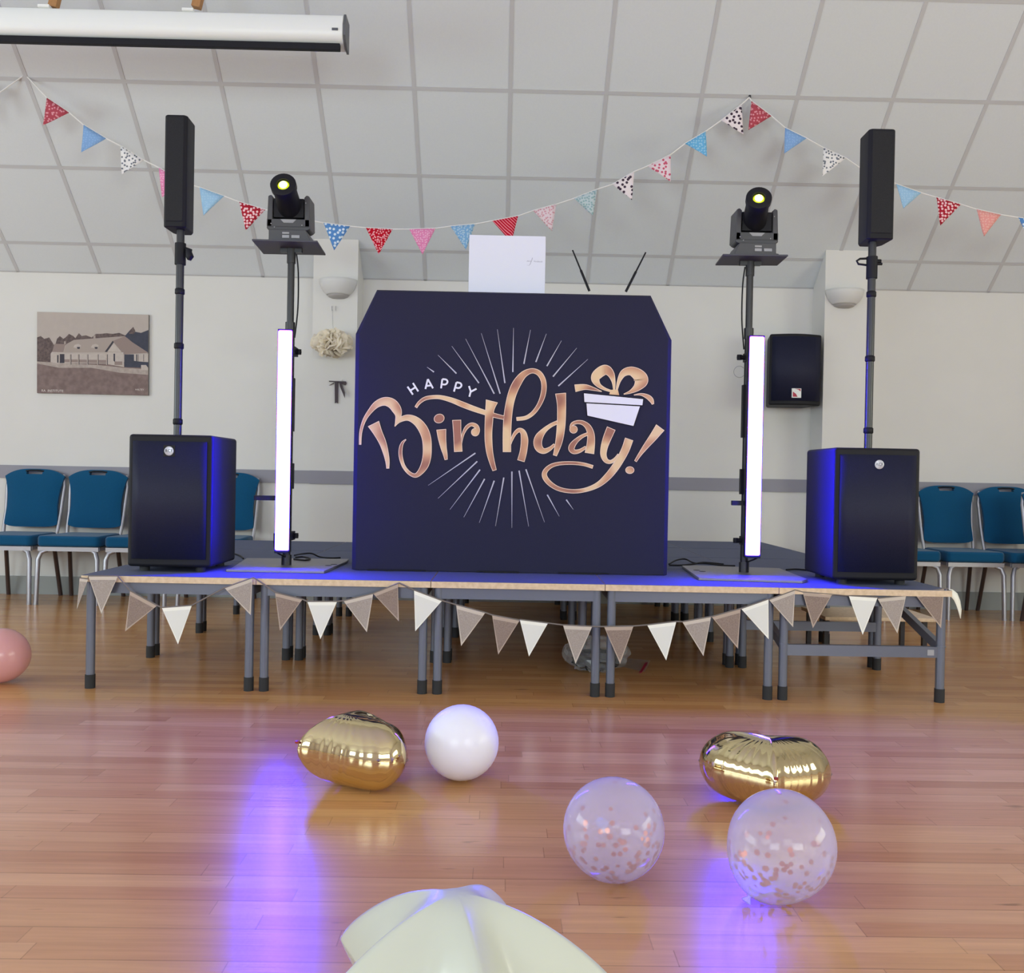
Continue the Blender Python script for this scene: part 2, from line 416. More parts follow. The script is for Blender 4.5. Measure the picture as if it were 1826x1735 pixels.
P_([(390,540),(410,470),(450,430),(500,470),(530,450),(580,400),(640,430),(670,460),(720,390),(760,430),(820,420),(900,450),(960,400),(1030,400),(1110,390),(1200,400),(1290,385),(1400,430),(1400,500),(900,520),(540,560)], 'tree', 2.1)
P_([(1370,430),(1450,340),(1520,370),(1600,385),(1704,345),(1702,680),(1600,620)], 'hill', 2.2)
P_([(1430,400),(1450,340),(1490,300),(1520,360),(1500,400)], 'tree', 2.4)
P_([(127,790),(420,810),(980,840),(1360,880),(1701,900),(1700,980),(1300,950),(900,880),(440,880),(127,820)], 'path', 2.3)
P_([(320,800),(320,680),(375,600),(420,680),(450,820)], 'wall', 3)
P_([(340,655),(375,540),(530,545),(500,660)], 'roof2', 3.1)
P_([(500,665),(540,545),(650,485),(1370,432),(1480,520),(1700,665),(1350,690),(1120,660)], 'roof', 3.2)
P_([(1200,500),(1370,432),(1480,520),(1702,670),(1340,690)], 'roof2', 3.3)
P_([(1100,650),(1205,515),(1325,655)], 'wall', 3.5)
P_([(1085,655),(1200,495),(1215,520),(1120,655)], 'dark', 3.6)
P_([(450,680),(1130,678),(1130,820),(450,815)], 'wall', 3.4)
P_([(1130,660),(1350,660),(1360,870),(1130,830)], 'wall', 3.45)
P_([(1362,690),(1702,690),(1700,880),(1362,870)], 'hill', 3.6)
P_([(1500,690),(1700,690),(1700,800),(1560,790),(1500,780)], 'wall', 3.8)
for a, b_ in ((1530,1545),(1555,1562),(1632,1640)): P_([(a,690),(b_,690),(b_,790),(a,790)], 'dark', 3.9)
P_([(450,685),(515,685),(515,812),(450,812)], 'dark', 3.6); P_([(412,700),(432,700),(432,810),(412,806)], 'dark', 3.6)
for a in (605,718,845,990,1120): P_([(a,690),(a+9,690),(a+9,835),(a,835)], 'dark', 3.7)
P_([(515,760),(1120,770),(1120,815),(515,800)], 'roof2', 3.65)
for a in (590,704,832,978,1105): P_([(a,690),(a+14,690),(a+14,838),(a,838)], 'path', 3.75)
for a in (640,890): 
    P_([(a,590),(a+20,555),(a+70,540),(a+108,560),(a+100,600),(a+40,600)], 'wall', 3.7)
    P_([(a+50,585),(a+98,585),(a+90,612),(a+60,612)], 'dark', 3.8)
P_([(1210,680),(1232,680),(1232,800),(1210,780)], 'dark', 3.8); P_([(1225,790),(1335,790),(1335,840),(1225,840)], 'roof2', 3.8)
P_([(1600,840),(1670,840),(1700,880),(1700,915),(1600,910)], 'wall', 4)
P_([(925,470),(925,425),(955,420),(955,468)], 'roof', 3.7); P_([(510,545),(510,505),(532,503),(535,545)], 'roof', 3.3)
pc.text('RA  INSTITUTE', pp(345,1207,4), (1,0,0), (0,0,1), .0245, PK.index('text'))
pc.text('HALTEY', pp(1580,1190,4), (1,0,0), (0,0,1), .018, PK.index('text'))
pic = pc.build('wall_picture', [M_p[k] for k in PK])
tag(pic, 'sepia print of a long low hall building on the white wall at left', 'picture')

# wall speaker
SYK = 6.62
root = empty('wall_speaker', aty(1420,726,SYK+.1), 'black wall-mounted loudspeaker with small red and white badge, right of the booth', 'speaker')
a = aty(1373,595.5,SYK); b = aty(1466,596.5,SYK); c_ = aty(1463,724,SYK); d_ = aty(1372,722,SYK)
m = MB()
pw = .05
fr = []
for k in range(9):
    q = k/8; x = a.x+(b.x-a.x)*q; y = SYK-.05*math.sin(math.pi*q)
    fr.append((x, y, a.z))
top = fr+[(b.x-pw, SYK+.24, a.z), (a.x+pw, SYK+.24, a.z)]
m.prism(top, (0,0,c_.z-a.z+.0), 0)
m.build('cabinet', M_blk, root, bevel=.012)
g = MB()
for k in range(8):
    q0, q1 = .04+.92*k/8, .04+.92*(k+1)/8
    f_ = lambda q, z: (a.x+(b.x-a.x)*q, SYK-.05*math.sin(math.pi*q)-.004, z)
    g.face([f_(q0,a.z-.02), f_(q0,d_.z+.03), f_(q1,d_.z+.03), f_(q1,a.z-.02)], 0, True)
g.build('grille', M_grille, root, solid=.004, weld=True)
M_red = mat('badge_red', (170,25,60), .4)
bd = MB(); p = aty(1420,701,SYK-.056); s_ = .033
bd.box((p.x-s_,SYK-.062,p.z-s_),(p.x+s_,SYK-.05,p.z+s_),0)
yb = SYK-.0625
bd.face([(p.x-s_*.8,yb,p.z-s_*.8),(p.x+s_*.2,yb,p.z-s_*.8),(p.x-.1*s_,yb,p.z-.2*s_),(p.x-s_*.8,yb,p.z+s_*.3)],1)
bd.face([(p.x-s_*.4,yb,p.z+s_*.9),(p.x+s_*.4,yb,p.z+s_*.7),(p.x+s_*.85,yb,p.z+s_*.35),(p.x+s_*.85,yb,p.z+s_*.9)],1)
bd.build('badge', [M_white, M_red], root)
br = MB(); br.box(((a.x+b.x)/2-.05, SYK+.23, a.z-.35), ((a.x+b.x)/2+.05, WY, a.z-.2)); br.build('bracket', M_blkm, root)

# pom-pom on thread
pom = aty(592,612,PY-.12)
root = empty('paper_pom_pom', (pom.x, pom.y, aty(592,636,PY-.12).z), 'cream tissue paper pom-pom hanging on thread from the left pilaster', 'decoration')
M_tis = mat('cream_tissue', (232,220,198), .9, spec=.1, sss=0)
m = MB(); rnd = random.Random(3)
for i in range(150):
    th = rnd.uniform(0, 2*math.pi); ph = math.acos(rnd.uniform(-1, 1))
    d = Vector((math.sin(ph)*math.cos(th), math.sin(ph)*math.sin(th), math.cos(ph)))
    R3 = Vector((.145, .10, .10)); rad = rnd.uniform(.7, 1.05)
    base = pom+Vector((d.x*R3.x*.3, d.y*R3.y*.3, d.z*R3.z*.3)); tip = pom+Vector((d.x*R3.x*rad, d.y*R3.y*rad, d.z*R3.z*rad))
    u = d.cross(Vector((rnd.uniform(-1,1), rnd.uniform(-1,1), rnd.uniform(-1,1)))).normalized(); v = d.cross(u)
    w_ = rnd.uniform(.03, .05)
    mid = (base+tip)/2
    pts = [base-u*w_*.4, mid-u*w_*.9+v*.008, tip-u*w_*.8-v*.008, tip+d*.01+v*.006, tip+u*w_*.8-v*.006, mid+u*w_*.9+v*.008, base+u*w_*.4]
    m.face(pts, 0, True)
m.build('petals', M_tis, root, solid=.0012)
MB().tube([pom+Vector((-.005,0,.07)), aty(594,585,PY-.08), aty(593,552,PY-.012)], .0012, 5).build('thread', M_thread, root)
hk = MB()
for px in (592, 598.5): hk.tube([aty(px,546,PY-.001), aty(px,548,PY-.015), aty(px,554,PY-.015)], .002, 6)
hk.build('hook', M_lab, root)
# ribbon bow
M_rib = mat('dark_ribbon', (58,42,50), .5)
def z7(x, y, Y=PY-.01): return aty(520+x/8.675, 540+y/8.675, Y)
root = empty('ribbon_bow', z7(710,1560,PY-.003), 'small dark brown ribbon bow pinned to the left pilaster below the pom-pom', 'ribbon')
m = MB()
m.prism([z7(665,1225),z7(718,1225),z7(718,1558),z7(692,1540),z7(668,1556)], (0,.003,0))
m.prism([z7(735,1225,PY-.014),z7(765,1225,PY-.014),z7(828,1390,PY-.03),z7(822,1475,PY-.03),z7(750,1300,PY-.014)], (0,.003,0))
m.build('tails', M_rib, root)
m = MB()
m.prism([z7(575,1205),z7(700,1210),z7(840,1215),z7(848,1250),z7(830,1275),z7(700,1225),z7(580,1220)], (0,.006,0))
m.prism([z7(575,1280),z7(640,1240),z7(660,1225),z7(650,1250),z7(600,1275)], (0,.003,0))
m.build('loop', M_rib, root)
MB().lathe(z7(778,1205,PY-.016), [(.0005,0),(.008,.002),(.008,.006),(.0005,.008)], 12).build('pin', M_white, root)

# ------------------------------------------------------------------ projector screen case
SYC = 5.0
root = empty('projector_screen_case', aty(300,70,SYC), 'long white projector screen housing hanging below the sloping ceiling', 'projector screen')
xr_ = aty(612,50,SYC).x; xl_ = -4.3
zt = aty(610,24.5,SYC).z; zb = aty(610,75,SYC).z; hh = zt-zb
prof = [(.0,0.0),(-.045,.02),(-.062,.25*hh),(-.066,.5*hh),(-.062,.9*hh),(-.05,hh),(.06,hh),(.06,0)]
m = MB(); m.prism([(xl_, SYC+.066+y, zb+z) for y, z in prof], (xr_-xl_, 0, 0), 0); m.build('housing', M_white, root, bevel=.008)
m = MB(); m.prism([(xr_, SYC+.066+y, zb+z) for y, z in [(.0,-.01),(-.05,.02),(-.07,.25*hh),(-.072,.6*hh),(-.05,hh*1.03),(.06,hh*1.0),(.06,-.01)]], (.012, 0, 0), 0)
tag(m.build('end_cap', M_grey, root), 'dark grey end cap')
zb2 = aty(610,86,SYC).z
tag(MB().box((xl_, SYC+.02, zb2), (xr_-.02, SYC+.05, zb+.004)).build('bottom_bar', M_blk, root, bevel=.004), 'black screen weight bar')
p = aty(598,52,SYC); tag(MB().box((p.x-.018, SYC-.004, p.z-.006), (p.x+.014, SYC+.004, p.z+.006)).build('maker_plate', M_grey, root), 'small grey nameplate')
M_wood = mat('bracket_wood', (176,128,80), .6, noise=(40,.5,(150,104,62)))
for px in (95, 350):
    p = aty(px, 14, SYC+.05)
    zc = WH+(WY-SYC-.05)*math.tan(SL)
    Mr = Matrix.Translation(p) @ Matrix.Rotation(.22, 4, 'Y')
    b_ = MB(); b_.box((-.022,-.02,-.0),(.022,.02,(zc-p.z)+.02),0,Mr); tag(b_.build('hanging_strap', M_wood, root), 'brown timber hanger')
    b_ = MB(); b_.box((p.x-.06,SYC-.0,zt-.002),(p.x-.0,SYC+.04,zt+.012)); b_.build('clip', M_white, root)

# ------------------------------------------------------------------ top bunting
BY = WY-(SC+1.2)*math.cos(SL)-.01
TB = [
 ((-34,150),(-2,166),(-30,212),'floral'),
 ((83.4,174.2),(123.4,200.8),(76.4,223.3),'redfloral'), ((149,222.6),(189.3,247),(144.8,271.6),'blue'),
 ((214.5,260),(256.6,285.7),(217.3,311),'floral'), ((283.2,299),(325,325),(289,352),'pink'),
 ((355.8,334),(399.6,349.8),(362.8,384.5),'ltblue'), ((426.6,360),(473.2,374),(438,410.8),'reddot'), ((502,382),(546,392),(517,432),'palepink'),
 ((577,397.4),(624,403.6),(595.8,446.5),'bluedot'), ((652.5,406.3),(700,408.8),(675.5,453.9),'redspot'),
 ((729.8,408.8),(776.7,407.3),(753.4,454.2),'pink'), ((803.4,403.6),(847,399.6),(831,445.6),'bluefl'),
 ((877.6,394),(923.9,385.2),(912,432),'redstripe'), ((950.6,375.7),(992,364.3),(984.3,412.5),'palepink'),
 ((1023.4,354),(1065,337.5),(1057.4,384.9),'green'), ((1092.5,328.8),(1131,306),(1126.8,356.8),'spotty'),
 ((1154.9,296.2),(1195.9,275.9),(1195.9,324.2),'pinkfl'), ((1221.7,256.2),(1258.5,234.3),(1260.7,279.2),'blueb'),
 ((1286,214.8),(1322.2,186.5),(1325.7,239.6),'spotty'), None, ((1339.9,180.2),(1375.6,207),(1334.6,231.8),'redfloral'),
 ((1400,227.9),(1438.2,246.7),(1398.3,273.9),'blue'), ((1468.3,263.6),(1508.3,282),(1466.5,314.6),'floral'),
 ((1533,299),(1575,318),(1536.6,347.5),'pink'), ((1598,328),(1642.7,344),(1610.8,372),'ltblue'),
 ((1669.9,352),(1713.4,364.5),(1677,402.3),'reddot'), ((1741.7,373.3),(1784.9,382.9),(1754.8,421.8),'coral'),
 ((1816,388),(1862,395),(1838,432),'bluedot')]
names = {'floral':'white flag with grey flowers','redfloral':'red flag with pink flowers','blue':'plain sky blue flag','pink':'pink flag','ltblue':'pale blue flag',
 'reddot':'red flag with white dots','palepink':'pale pink floral flag','bluedot':'blue flag with white dots','redspot':'red spotted flag','bluefl':'blue floral flag',
 'redstripe':'red diagonally striped flag','green':'grey green floral flag','spotty':'white flag with dark spots','pinkfl':'white flag with pink flowers','blueb':'bright blue flag','coral':'coral flag'}
M_tape = mat('bunting_tape', (232,230,228), .8)
peak = Vector((0,0,0))
def make_bunting(flags, anchors, label, gname, Y):
    """anchors: pixel points (before, after) of the string"""
    mid = aty(anchors[0][0], anchors[0][1], Y)
    root = empty('bunting', mid, label, 'bunting', gname)
    pts = [anchors[0]]
    for fl in flags: pts += [fl[0], fl[1]]
    pts.append(anchors[1])
    if len(flags) > 0:
        MB().tube([aty(x, y, Y) for x, y in pts], .0045, 6).build('tape', M_tape, root)
    for i, (p0, p1, p2, k) in enumerate(flags):
        a, b, c = aty(*p0, Y-.004), aty(*p1, Y-.004), aty(*p2, Y-.012)
        m = MB(); N_ = 5
        rows = []
        for j in range(N_+1):
            t = j/N_; l = a.lerp(c, t); r = b.lerp(c, t)
            rows.append([l.lerp(r, s/4)+Vector((0, .006*math.sin(t*3+s*1.6+i)*t*(1), 0)) for s in range(5)] if j < N_ else [c])
        for j in range(N_-1):
            for s in range(4): m.face([rows[j][s], rows[j+1][s], rows[j+1][s+1], rows[j][s+1]], 0, True)
        for s in range(4): m.face([rows[N_-1][s], c, rows[N_-1][s+1]], 0, True)
        o = m.build('flag', FM[k], root, solid=.0015, weld=True); o['label'] = names[k]
    return root
i0 = TB.index(None)
make_bunting(TB[1:i0], ((44.9,133),(1337,173)), 'patterned cotton bunting swagged low behind the laptop between two ceiling pins', 'cotton bunting under the ceiling', BY)
make_bunting(TB[i0+1:], ((1336,173),(1900,402)), 'patterned cotton bunting falling from the ceiling pin to the right edge', 'cotton bunting under the ceiling', BY)
make_bunting(TB[:1], ((-60,140),(44.9,133)), 'end of patterned cotton bunting left of the projector screen corner', 'cotton bunting under the ceiling', BY)
for k, (px, py) in enumerate(((44.9,132.5),(1337,172.5))):
    tag(MB().lathe(aty(px, py, BY+.004), [(.0005,-.012),(.008,-.008),(.008,.008),(.0005,.012)], 10).build('ceiling_pin', M_blkm),
        ('dark pin in the ceiling grid at the left end of the swag', 'dark pin in the ceiling grid at the peak of the bunting')[k], 'pin', 'bunting pins')

# ------------------------------------------------------------------ stage
P, S, SX, SY, HS, SW = .7341, .6701, -1.7508, 3.9245, .4786, -.0063
cw, sw_ = math.cos(SW), math.sin(SW)
def st(x, y, z): return Vector((SX+cw*x-sw_*y, SY+sw_*x+cw*y, z))
g_ = (P-S)/2
LR = .0185
def module(col, row, extra=0, fancy=False):
    zt = HS+.0008*row; e = .0015
    rw = ('front row', 'second row', 'third row', 'back row')[row]
    cl = ('at the far left', 'second from left', 'in the middle', 'second from right', 'at the far right')[col]
    lab = 'grey steel-legged stage deck with plywood edge, %s, %s' % (rw, cl)
    if fancy: lab = 'stage deck with low cross rails and jointed legs, front row, right end'
    root = empty('stage_deck', st((col+.5)*P, (row+.5)*P, 0), lab, 'stage deck', 'stage decks')
    x0, x1, ya, yb = col*P+e, (col+1)*P-e, row*P+e, (row+1)*P-e
    m = MB(); m.prism([st(x0,ya,zt-.026), st(x1,ya,zt-.026), st(x1,yb,zt-.026), st(x0,yb,zt-.026)], (0,0,.026), 0)
    m.prism([st(x0+.001,ya+.001,zt), st(x1-.001,ya+.001,zt), st(x1-.001,yb-.001,zt), st(x0+.001,yb-.001,zt)], (0,0,.0015), 1)
    m.build('deck_top', [M_ply, M_deck], root)
    L = [(x0+g_-e, ya+g_-e), (x1-g_+e, ya+g_-e), (x1-g_+e, yb-g_+e), (x0+g_-e, yb-g_+e)]
    r_ = MB(); t = .012
    for k in range(4):
        (xa, yaa), (xb, ybb) = L[k], L[(k+1)%4]
        if xa == xb: r_.prism([st(xa-t,yaa,zt-.074), st(xa+t,yaa,zt-.074), st(xa+t,ybb,zt-.074), st(xa-t,ybb,zt-.074)], (0,0,.046))
        else: r_.prism([st(xa,yaa-t,zt-.074), st(xb,yaa-t,zt-.074), st(xb,yaa+t,zt-.074), st(xa,yaa+t,zt-.074)], (0,0,.046))
    r_.build('frame', M_steel, root)
    for k, (x, y) in enumerate(L):
        m = MB(); m.tube([st(x,y,.0), st(x,y,zt-.028)], LR, 14)
        if fancy: m.tube([st(x,y,.235), st(x,y,.24)], LR*1.15, 14)
        lg = m.build('leg', M_steel, root)
        MB().tube([st(x,y,0), st(x,y,.058)], LR*1.13, 14).build('rubber_foot', M_rub, lg)
    if fancy:
        zr = .19
        for nm, ys in (('cross_rail', ya+g_), ('cross_rail', yb-g_)):
            MB().prism([st(L[0][0],ys-t,zr), st(L[1][0],ys-t,zr), st(L[1][0],ys+t,zr), st(L[0][0],ys+t,zr)], (0,0,.046)).build(nm, M_steel, root)
        for xs in (L[0][0], L[1][0]):
            m = MB(); a = st(xs, ya+g_, zr+.02); b = st(xs, yb-g_, zt-.09)
            m.prism([a+Vector((-t,0,0)), a+Vector((t,0,0)), b+Vector((t,0,0)), b+Vector((-t,0,0))], (0,0,.04)); m.build('brace', M_steel, root)
        p = st(L[1][0]-.06, ya+g_-t-.001, zr+.01)
        tag(MB().box((p.x,p.y-.0005,p.z),(p.x+.028,p.y+.001,p.z+.024)).build('sticker', M_lab, root), 'pale sticker')
    if col == 3 and row == 0:
        p = st(L[1][0]-.06, ya+g_-t-.001, zt-.066)
        tag(MB().box((p.x,p.y-.0005,p.z),(p.x+.028,p.y+.001,p.z+.024)).build('sticker', M_lab, root), 'pale sticker')
    return root
for c in range(5):
    for r in range(3 if c < 2 else 4): module(c, r, fancy=(c == 4 and r == 0))

# ------------------------------------------------------------------ hessian bunting on the stage edge
M_hes = mat('hessian_beige', (176,165,157), .95, spec=.1, noise=(280,.8,(152,141,134)))
M_hesb = mat('hessian_brown', (154,137,127), .95, spec=.1, noise=(280,.8,(130,113,104)))
M_cot = mat('white_cotton', (228,228,222), .9, spec=.1)
M_hemw = mat('cotton_hem', (246,245,235), .9, spec=.1); M_hemb = mat('hessian_hem', (205,194,182), .9, spec=.1)
M_str = mat('hessian_string', (120,112,108), .9)
HB = [((142,1031),(157,1033),(137,1086),'h'), ((157.7,1027.6),(210,1027.6),(180.5,1094.5),'h'), ((231.8,1053.8),(280,1080),(223,1126),'b'),
 ((288.5,1084),(341.8,1080),(317.3,1148.8),'w'), ((400.5,1048.7),(449.7,1031),(447,1096.9),'h'), ((490.5,1057),(539,1069),(499,1124.4),'b'),
 ((548.2,1073),(600.9,1073),(571.3,1139.7),'w'), ((612.7,1071.8),(665.4,1058.8),(654.2,1127.4),'h'), ((665.6,1058.6),(709.5,1041),(711.2,1108),'b'),
 ((738.4,1052.7),(788,1071.5),(740.4,1125.7),'w'), ((813.4,1078.7),(865.3,1092.8),(822.2,1152),'h'), ((877.5,1097),(926.5,1106.4),(888.3,1167.4),'b'),
 ((926.9,1105.3),(977,1111.5),(943.2,1170.7),'w'), ((1004,1115),(1055.9,1117.5),(1026.3,1183.8),'h'), ((1077.3,1117.8),(1129.5,1116.8),(1105.8,1183.8),'b'),
 ((1154.2,1114.8),(1206,1108.6),(1188,1177.6),'w'), ((1217,1109.2),(1267.9,1100),(1254.4,1170),'h'), ((1269.2,1100),(1320.7,1085.7),(1315.9,1156.7),'b'),
 ((1321.7,1085.7),(1370.4,1068.6),(1370.7,1139.9),'w'), ((1371.4,1069.6),(1417.7,1052.4),(1414.3,1118.3),'h'), ((1431.4,1055.9),(1483.9,1060),(1449.6,1120),'b'),
 ((1513.7,1062.7),(1564.8,1065.8),(1538.4,1132),'w'), ((1565,1067.5),(1615.8,1062.4),(1600.4,1129.6),'h'), ((1632,1060),(1683.4,1049.7),(1678.2,1120),'b')]
HY = SY-.018
root = empty('hessian_bunting', aty(913,1185,HY), 'beige, brown and white hessian bunting strung along the stage front', 'bunting')
pts = []
for fl in HB: pts += [fl[0], fl[1]]
extra_ = {4: (470,1040), 8: (722,1043), 20: (1424,1050)}
sp = []
for i, fl in enumerate(HB):
    if i == 5: sp.append((452,1030)); sp.append((470,1042))
    if i == 9: sp.append((712,1040))
    sp += [fl[0], fl[1]]
sp.append((1690,1051))
MB().tube([aty(x, y-.5, HY+.002) for x, y in sp]+[Vector((st(5*P,0,0).x+.02, SY+.03, HS-.02))], .0032, 6).build('string', M_str, root)
for i, (p0, p1, p2, k) in enumerate(HB):
    a, b, c = aty(*p0, HY), aty(*p1, HY), aty(*p2, HY-.006)
    m = MB(); m.prism([a, c, b], (0,.0016,0), 0)
    G = (a+b+c)/3
    ins = [G+(q-G)*.86+Vector((0,-.0006,0)) for q in (a, c, b)]
    # hem at top is deeper
    dn = (c-(a+b)/2)*.05; ins[0] = ins[0]+dn; ins[2] = ins[2]+dn
    m.face(ins, 1)
    mm = {'h': (M_hemb, M_hes), 'b': (M_hesb, M_hesb), 'w': (M_hemw, M_cot)}[k]
    if k == 'b': mm = (mat('brown_hem', (184,166,152), .9, spec=.1) if 'brown_hem' not in bpy.data.materials else bpy.data.materials['brown_hem'], M_hesb)
    o = m.build('flag', list(mm), root); o['label'] = {'h': 'beige hessian flag', 'b': 'brown hessian flag', 'w': 'white cotton flag with stitched hem'}[k]
# curled flag going round the right corner
xr0 = st(5*P,0,0).x
outer = [(1687,1050),(1698,1051),(1707,1058),(1712,1071),(1714.5,1087),(1713,1103)]
inner = [(1687,1061),(1694,1062),(1701,1070),(1706,1081),(1709.5,1092),(1712.4,1103)]
m = MB()
for t in range(5):
    m.face([aty(*outer[t], SY-.01+.012*t), aty(*inner[t], SY-.01+.006*t), aty(*inner[t+1], SY-.01+.006*(t+1)), aty(*outer[t+1], SY-.01+.012*(t+1))], 0, True)
o = m.build('flag', M_hemw, root, solid=.0016, weld=True); o['label'] = 'cream flag curled round the deck corner'

# ------------------------------------------------------------------ DJ booth
bl = atz(624, 1016.5, HS); brp = atz(1190, 1027.5, HS)
BYF = (bl.y+brp.y)/2-.005
def bp_(px, py, k=0): return aty(px, py, BYF-k)
x0 = bp_(627,1016).x; x1 = bp_(1191.5,1027).x
xa = bp_(631.5,600).x; xb = bp_(1199,604).x
XB0 = min((x0+xa)/2, (x0+xa)/2); XB1 = (x1+xb)/2
zsh = (bp_(632,594).z+bp_(1198,605).z)/2; ztp = (bp_(671,516).z+bp_(1162,524).z)/2
xt0 = bp_(671,516).x; xt1 = bp_(1162,524).x
root = empty('dj_booth', ((XB0+XB1)/2, BYF+.2, HS+.002), 'tall black cloth-covered booth with gold Happy Birthday lettering, centre of the stage', 'dj booth')
Z0 = HS+.004
out = [(XB0,Z0),(XB1,Z0),(XB1,zsh),(xt1,ztp),(xt0,ztp),(XB0,zsh)]
ch = .021
inn = [(XB0+ch,Z0),(XB1-ch,Z0),(XB1-ch,zsh),(xt1-ch*.3,ztp-ch*.5),(xt0+ch*.3,ztp-ch*.5),(XB0+ch,zsh)]
m = MB(); n_ = 6
m.face([(x,BYF,z) for x, z in inn])
m.mesh([(x,BYF,z) for x, z in inn]+[(x,BYF+ch*1.3,z) for x, z in out], [(i, n_+i, n_+(i+1)%n_, (i+1)%n_) for i in range(6)])
m.mesh([(x,BYF+ch*1.3,z) for x, z in out]+[(x,BYF+.42,z) for x, z in out], [(i, n_+i, n_+(i+1)%n_, (i+1)%n_) for i in range(6)]+[tuple(range(6,12))])
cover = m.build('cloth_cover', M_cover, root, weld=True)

M_gold = bpy.data.materials.new('printed_rose_gold'); M_gold.use_nodes = True
nt = M_gold.node_tree; b = nt.nodes['Principled BSDF']; b.inputs['Roughness'].default_value = .6; b.inputs['Specular IOR Level'].default_value = .2
tc = nt.nodes.new('ShaderNodeTexCoord'); mpn = nt.nodes.new('ShaderNodeMapping'); mpn.inputs['Scale'].default_value = (1.0,1,1)
nt.links.new(tc.outputs['Object'], mpn.inputs[0])
nz = nt.nodes.new('ShaderNodeTexNoise'); nz.inputs['Scale'].default_value = 9.5; nz.inputs['Detail'].default_value = 0
nt.links.new(mpn.outputs[0], nz.inputs['Vector'])
cr = nt.nodes.new('ShaderNodeValToRGB'); e = cr.color_ramp.elements
e[0].position = .36; e[0].color = lin((166,114,98))+(1,); e[1].position = .62; e[1].color = lin((232,200,158))+(1,)
x = e.new(.5); x.color = lin((210,160,126))+(1,)
nt.links.new(nz.outputs['Fac'], cr.inputs[0]); nt.links.new(cr.outputs[0], b.inputs['Base Color'])
M_rim = mat('printed_pale_rim', (236,212,196), .6, spec=.2)
M_pw = mat('printed_white', (232,232,245), .6, spec=.2)
M_pg = mat('printed_ray', (190,190,205), .6, spec=.2)
M_pk = mat('printed_outline', (20,18,24), .7, spec=.2)
art = MB()
SD = [0]
def stroke(pts, fn, mats=((2.6,3,.0006),(1.0,1,.0010),(-1.3,0,.0014)), k=8):
    P2 = [fn(x, y)+(w_*fn.s,) for x, y, w_ in smooth(pts, k)]
    SD[0] += .00004
    for grow, mi, dep in mats:
        L_, R_ = [], []
        n = len(P2)
        for i in range(n):
            a = P2[max(0,i-1)]; b = P2[min(n-1,i+1)]; dx, dy = b[0]-a[0], b[1]-a[1]; l = math.hypot(dx, dy) or 1
            nx, ny = -dy/l, dx/l; h = max(.25, P2[i][2]/2+grow*.5); x, y = P2[i][0], P2[i][1]
            if i == 0: x -= dx/l*grow*.5; y -= dy/l*grow*.5
            if i == n-1: x += dx/l*grow*.5; y += dy/l*grow*.5
            L_.append((x+nx*h, y+ny*h)); R_.append((x-nx*h, y-ny*h))
        for i in range(n-1):
            q = [aty(px, py, BYF-dep-SD[0]) for px, py in (L_[i], L_[i+1], R_[i+1], R_[i])]
            art.face(q, mi)
def disc(cx, cy, rx, ry, fn, rot=0):
    cx, cy = fn(cx, cy); rx *= fn.s; ry *= fn.s
    for grow, mi, dep in ((1.3,3,.0007),(.5,1,.0011),(-.65,0,.0015)):
        dep += SD[0]; pts = []
        for k in range(24):
            q = 2*math.pi*k/24; u, v = (rx+grow)*math.cos(q), (ry+grow)*math.sin(q)
            pts.append(aty(cx+u*math.cos(rot)-v*math.sin(rot), cy+u*math.sin(rot)+v*math.cos(rot), BYF-dep))
        art.face(pts, mi)
def zL(x, y): return (640+x/6.521, 640+y/6.521)
zL.s = 1/6.521
def zR(x, y): return (900+x/6.087, 640+y/6.087)
zR.s = 1/6.087
def z5(x, y): return (620+x/3.043, 500+y/3.043)
z5.s = 1/3.043
# B
stroke([(14,995,22),(22,850,27),(62,715,36),(125,615,48),(205,530,72),(300,494,94),(385,520,110),(440,590,104),(458,655,70),(443,715,38),(420,780,5)], zL)
stroke([(418,783,4),(470,715,46),(570,683,66),(670,725,90),(745,815,104),(785,920,102),(795,1040,98),(788,1150,94),(760,1245,84),(705,1325,58),(650,1356,42),(580,1322,36),(520,1245,36),(487,1140,40),(485,1050,38),(505,980,27),(545,938,8)], zL)
stroke([(170,755,138),(222,860,98),(275,970,78),(312,1090,60),(332,1190,44),(336,1272,28)], zL)
disc(933, 693, 60, 51, zL, -.35)
stroke([(958,822,108),(967,920,90),(985,1030,66),(1003,1105,48),(1014,1170,30)], zL)
stroke([(1137,712,98),(1143,850,88),(1150,980,90),(1155,1077,92)], zL)
stroke([(1193,990,6),(1198,930,18),(1215,865,26),(1250,800,36),(1305,762,36),(1360,780,46),(1384,825,40),(1378,870,30)], zL)
disc(1352, 852, 45, 45, zL)
# t
stroke([(1545,492,136),(1522,590,98),(1512,720,90),(1506,850,84),(1508,960,82),(1520,1080,74),(1545,1190,60),(1577,1295,44)], zL)
stroke([(663,562,28),(700,510,32),(765,463,38),(850,445,40),(950,446,44),(1080,480,54),(1200,528,60),(1330,578,58),(1470,625,52),(1580,658,48),(1690,685,42)], zL)
# h
stroke([(24,1008,84),(24,830,86),(32,650,86),(52,500,84),(85,370,88),(135,260,88),(205,170,68),(290,130,50),(365,150,52),(412,215,52),(427,300,52),(413,400,50),(372,500,42),(310,585,40),(230,638,38),(130,652,36)], zR)
stroke([(62,935,6),(80,870,24),(115,805,34),(160,772,42),(200,800,58),(215,870,74),(212,940,74),(200,1020,74),(176,1106,76)], zR)
# d
stroke([(572,688,36),(500,722,38),(430,775,50),(375,845,80),(358,910,88),(375,970,78),(425,1000,56),(490,975,38),(540,930,24)], zR)
stroke([(607,375,112),(616,480,94),(617,600,90),(612,720,88),(597,850,78),(575,950,62),(545,1048,38)], zR)
